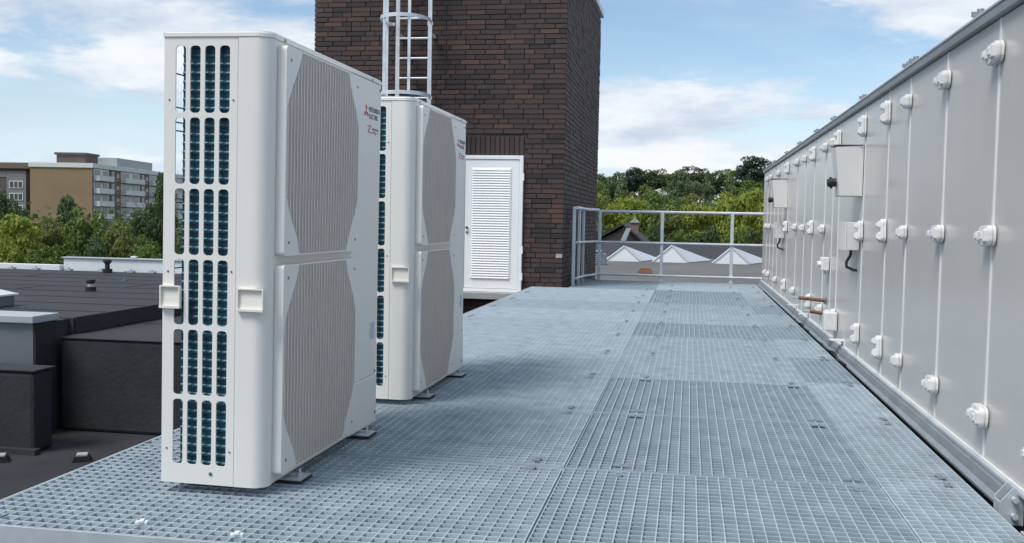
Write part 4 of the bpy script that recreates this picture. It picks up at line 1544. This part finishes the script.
for i, (x, zt, mt_, sh, rx) in enumerate(midr):
    tree('slope_tree', x, 148 + (i % 2) * 5, zt, rx, rx * (1.15 if sh == 'round' else 1.9), mt_,
         '%s tree on the middle of the slope, %s from the brick tower' % (desc[mt_].replace('conifer', 'tree'), ORD[i]), 'trees on the middle of the slope', sh)
low2 = [(-11.5, 4.2, 3.0), (-7.6, 4.0, 2.8), (-3.7, 4.5, 2.8), (0.0, 4.4, 3.0), (3.9, 4.6, 3.0), (7.8, 5.2, 3.2), (11.5, 5.6, 3.4)]
for i, (x, zt, rx) in enumerate(low2):
    mt_ = ('leaf_olive', 'leaf_yellow', 'leaf_mid', 'leaf_olive', 'leaf_yellow', 'leaf_yellow', 'leaf_yellow')[i]
    tree('valley_tree', x, 122 + (i % 2) * 5, zt, rx, rx * 1.15, mt_, '%s tree in the second row beyond the railing, %s from the brick tower' % (desc[mt_], ORD[i]), 'second row of trees beyond the railing', 'round')
frontr = [(-9.6, 3.7, 2.6, 'leaf_yellow'), (-7.0, 3.2, 2.6, 'leaf_yellow'), (-4.4, 2.5, 2.4, 'leaf_mid'), (-2.0, 2.4, 2.5, 'leaf_olive'), (0.5, 2.9, 2.5, 'leaf_yellow'), (3.0, 3.1, 2.5, 'leaf_yellow'), (5.4, 3.8, 2.6, 'leaf_yellow'), (7.8, 4.6, 2.7, 'leaf_yellow'), (10.4, 4.8, 2.8, 'leaf_yellow')]
for i, (x, zt, rx, mt_) in enumerate(frontr):
    tree('hedge_tree', x, 100 + (i % 3) * 2.5, zt, rx, rx * 1.5, mt_, '%s tree in the front row behind the shed, %s from the brick tower' % (desc[mt_], ORD[i]), 'front row of trees behind the shed', 'round', zg=-11.8)
under = [(-8.2, 0.6), (-5.6, 0.2), (-3.0, 0.5), (-0.6, 0.2), (1.8, 0.6), (4.2, 0.4), (6.6, 0.8), (9.0, 0.6)]
for i, (x, zt) in enumerate(under):
    tree('shrub', x, 92 + (i % 2) * 2, zt, 2.1, 3.6, 'leaf_dark' if i % 2 == 0 else 'leaf_mid', '%s shrub just above the dark shed roof, %s from the brick tower' % ('dark green' if i % 2 == 0 else 'mid green', ORD[i]), 'shrubs behind the dark shed', 'round', zg=-11.9)
# left: trees in front of the apartment blocks
leftt = [(-88.3, 118, 3.4, 3.0, 4.6, 'leaf_dark', 'round', 'dark green tree in front of the dark apartment block at the left edge'),
         (-76.4, 104, 0.4, 3.4, 4.6, 'leaf_yellow', 'round', 'light yellow-green tree lowest at the left edge of the photo'),
         (-76.0, 110, 0.2, 2.5, 4.6, 'leaf_olive', 'round', 'brownish olive tree left of the slender tree before the tan gable'),
         (-77.6, 116, 2.9, 2.3, 5.6, 'leaf_grey', 'column', 'slender grey-green tree rising in front of the tan gable'),
         (-70.9, 110, 1.6, 3.0, 5.2, 'leaf_mid', 'round', 'broad mid green tree in front of the tan gable corner'),
         (-62.6, 104, 0.1, 2.9, 4.4, 'leaf_olive', 'round', 'yellow-olive tree in front of the white balconies'),
         (-64.4, 112, 1.9, 2.9, 5.0, 'leaf_dark', 'round', 'dark green tree right of the balconies, beside the white unit'),
         (-64.6, 116, 5.9, 2.6, 6.4, 'leaf_dark', 'column', 'tall dark green tree half hidden by the near white unit'),
         (-62.6, 98, -1.8, 2.8, 3.8, 'leaf_dark', 'round', 'dark green low tree just above the raised white roof edge'),
         (-56.2, 98, -2.0, 2.8, 3.8, 'leaf_mid', 'round', 'mid green low tree above the white roof edge beside the near unit'),
         (-67.8, 98, -2.7, 2.8, 3.8, 'leaf_mid', 'round', 'mid green low tree above the left white roof edge'),
         (-73.0, 97, -1.8, 2.8, 3.8, 'leaf_yellow', 'round', 'low yellow-green bushy tree in the far left corner above the roof')]
for (x, y, zt, rx, rz, mt_, sh, lab) in leftt:
    tree('tree', x, y, zt, rx, rz, mt_, lab, 'trees before the apartment blocks', sh, zg=-12.0)
tw = empty('far_tree_belt', (-95, 150, -12))
belt = MB()
ob = link('tree_belt', crown_mesh(900, 26.0, 5.2, 0.55, 320, 'round', 26), None, (-100, 165, -8.5))
ob.data.materials.append(M['leaf_dark'])
tag(ob, 'dense dark tree belt far behind the roof on the left', 'tree belt', kind='stuff')
bpy.data.objects.remove(tw)

# tree distant masses right of and behind the hill, for the far horizon
print('objects', len(bpy.data.objects))
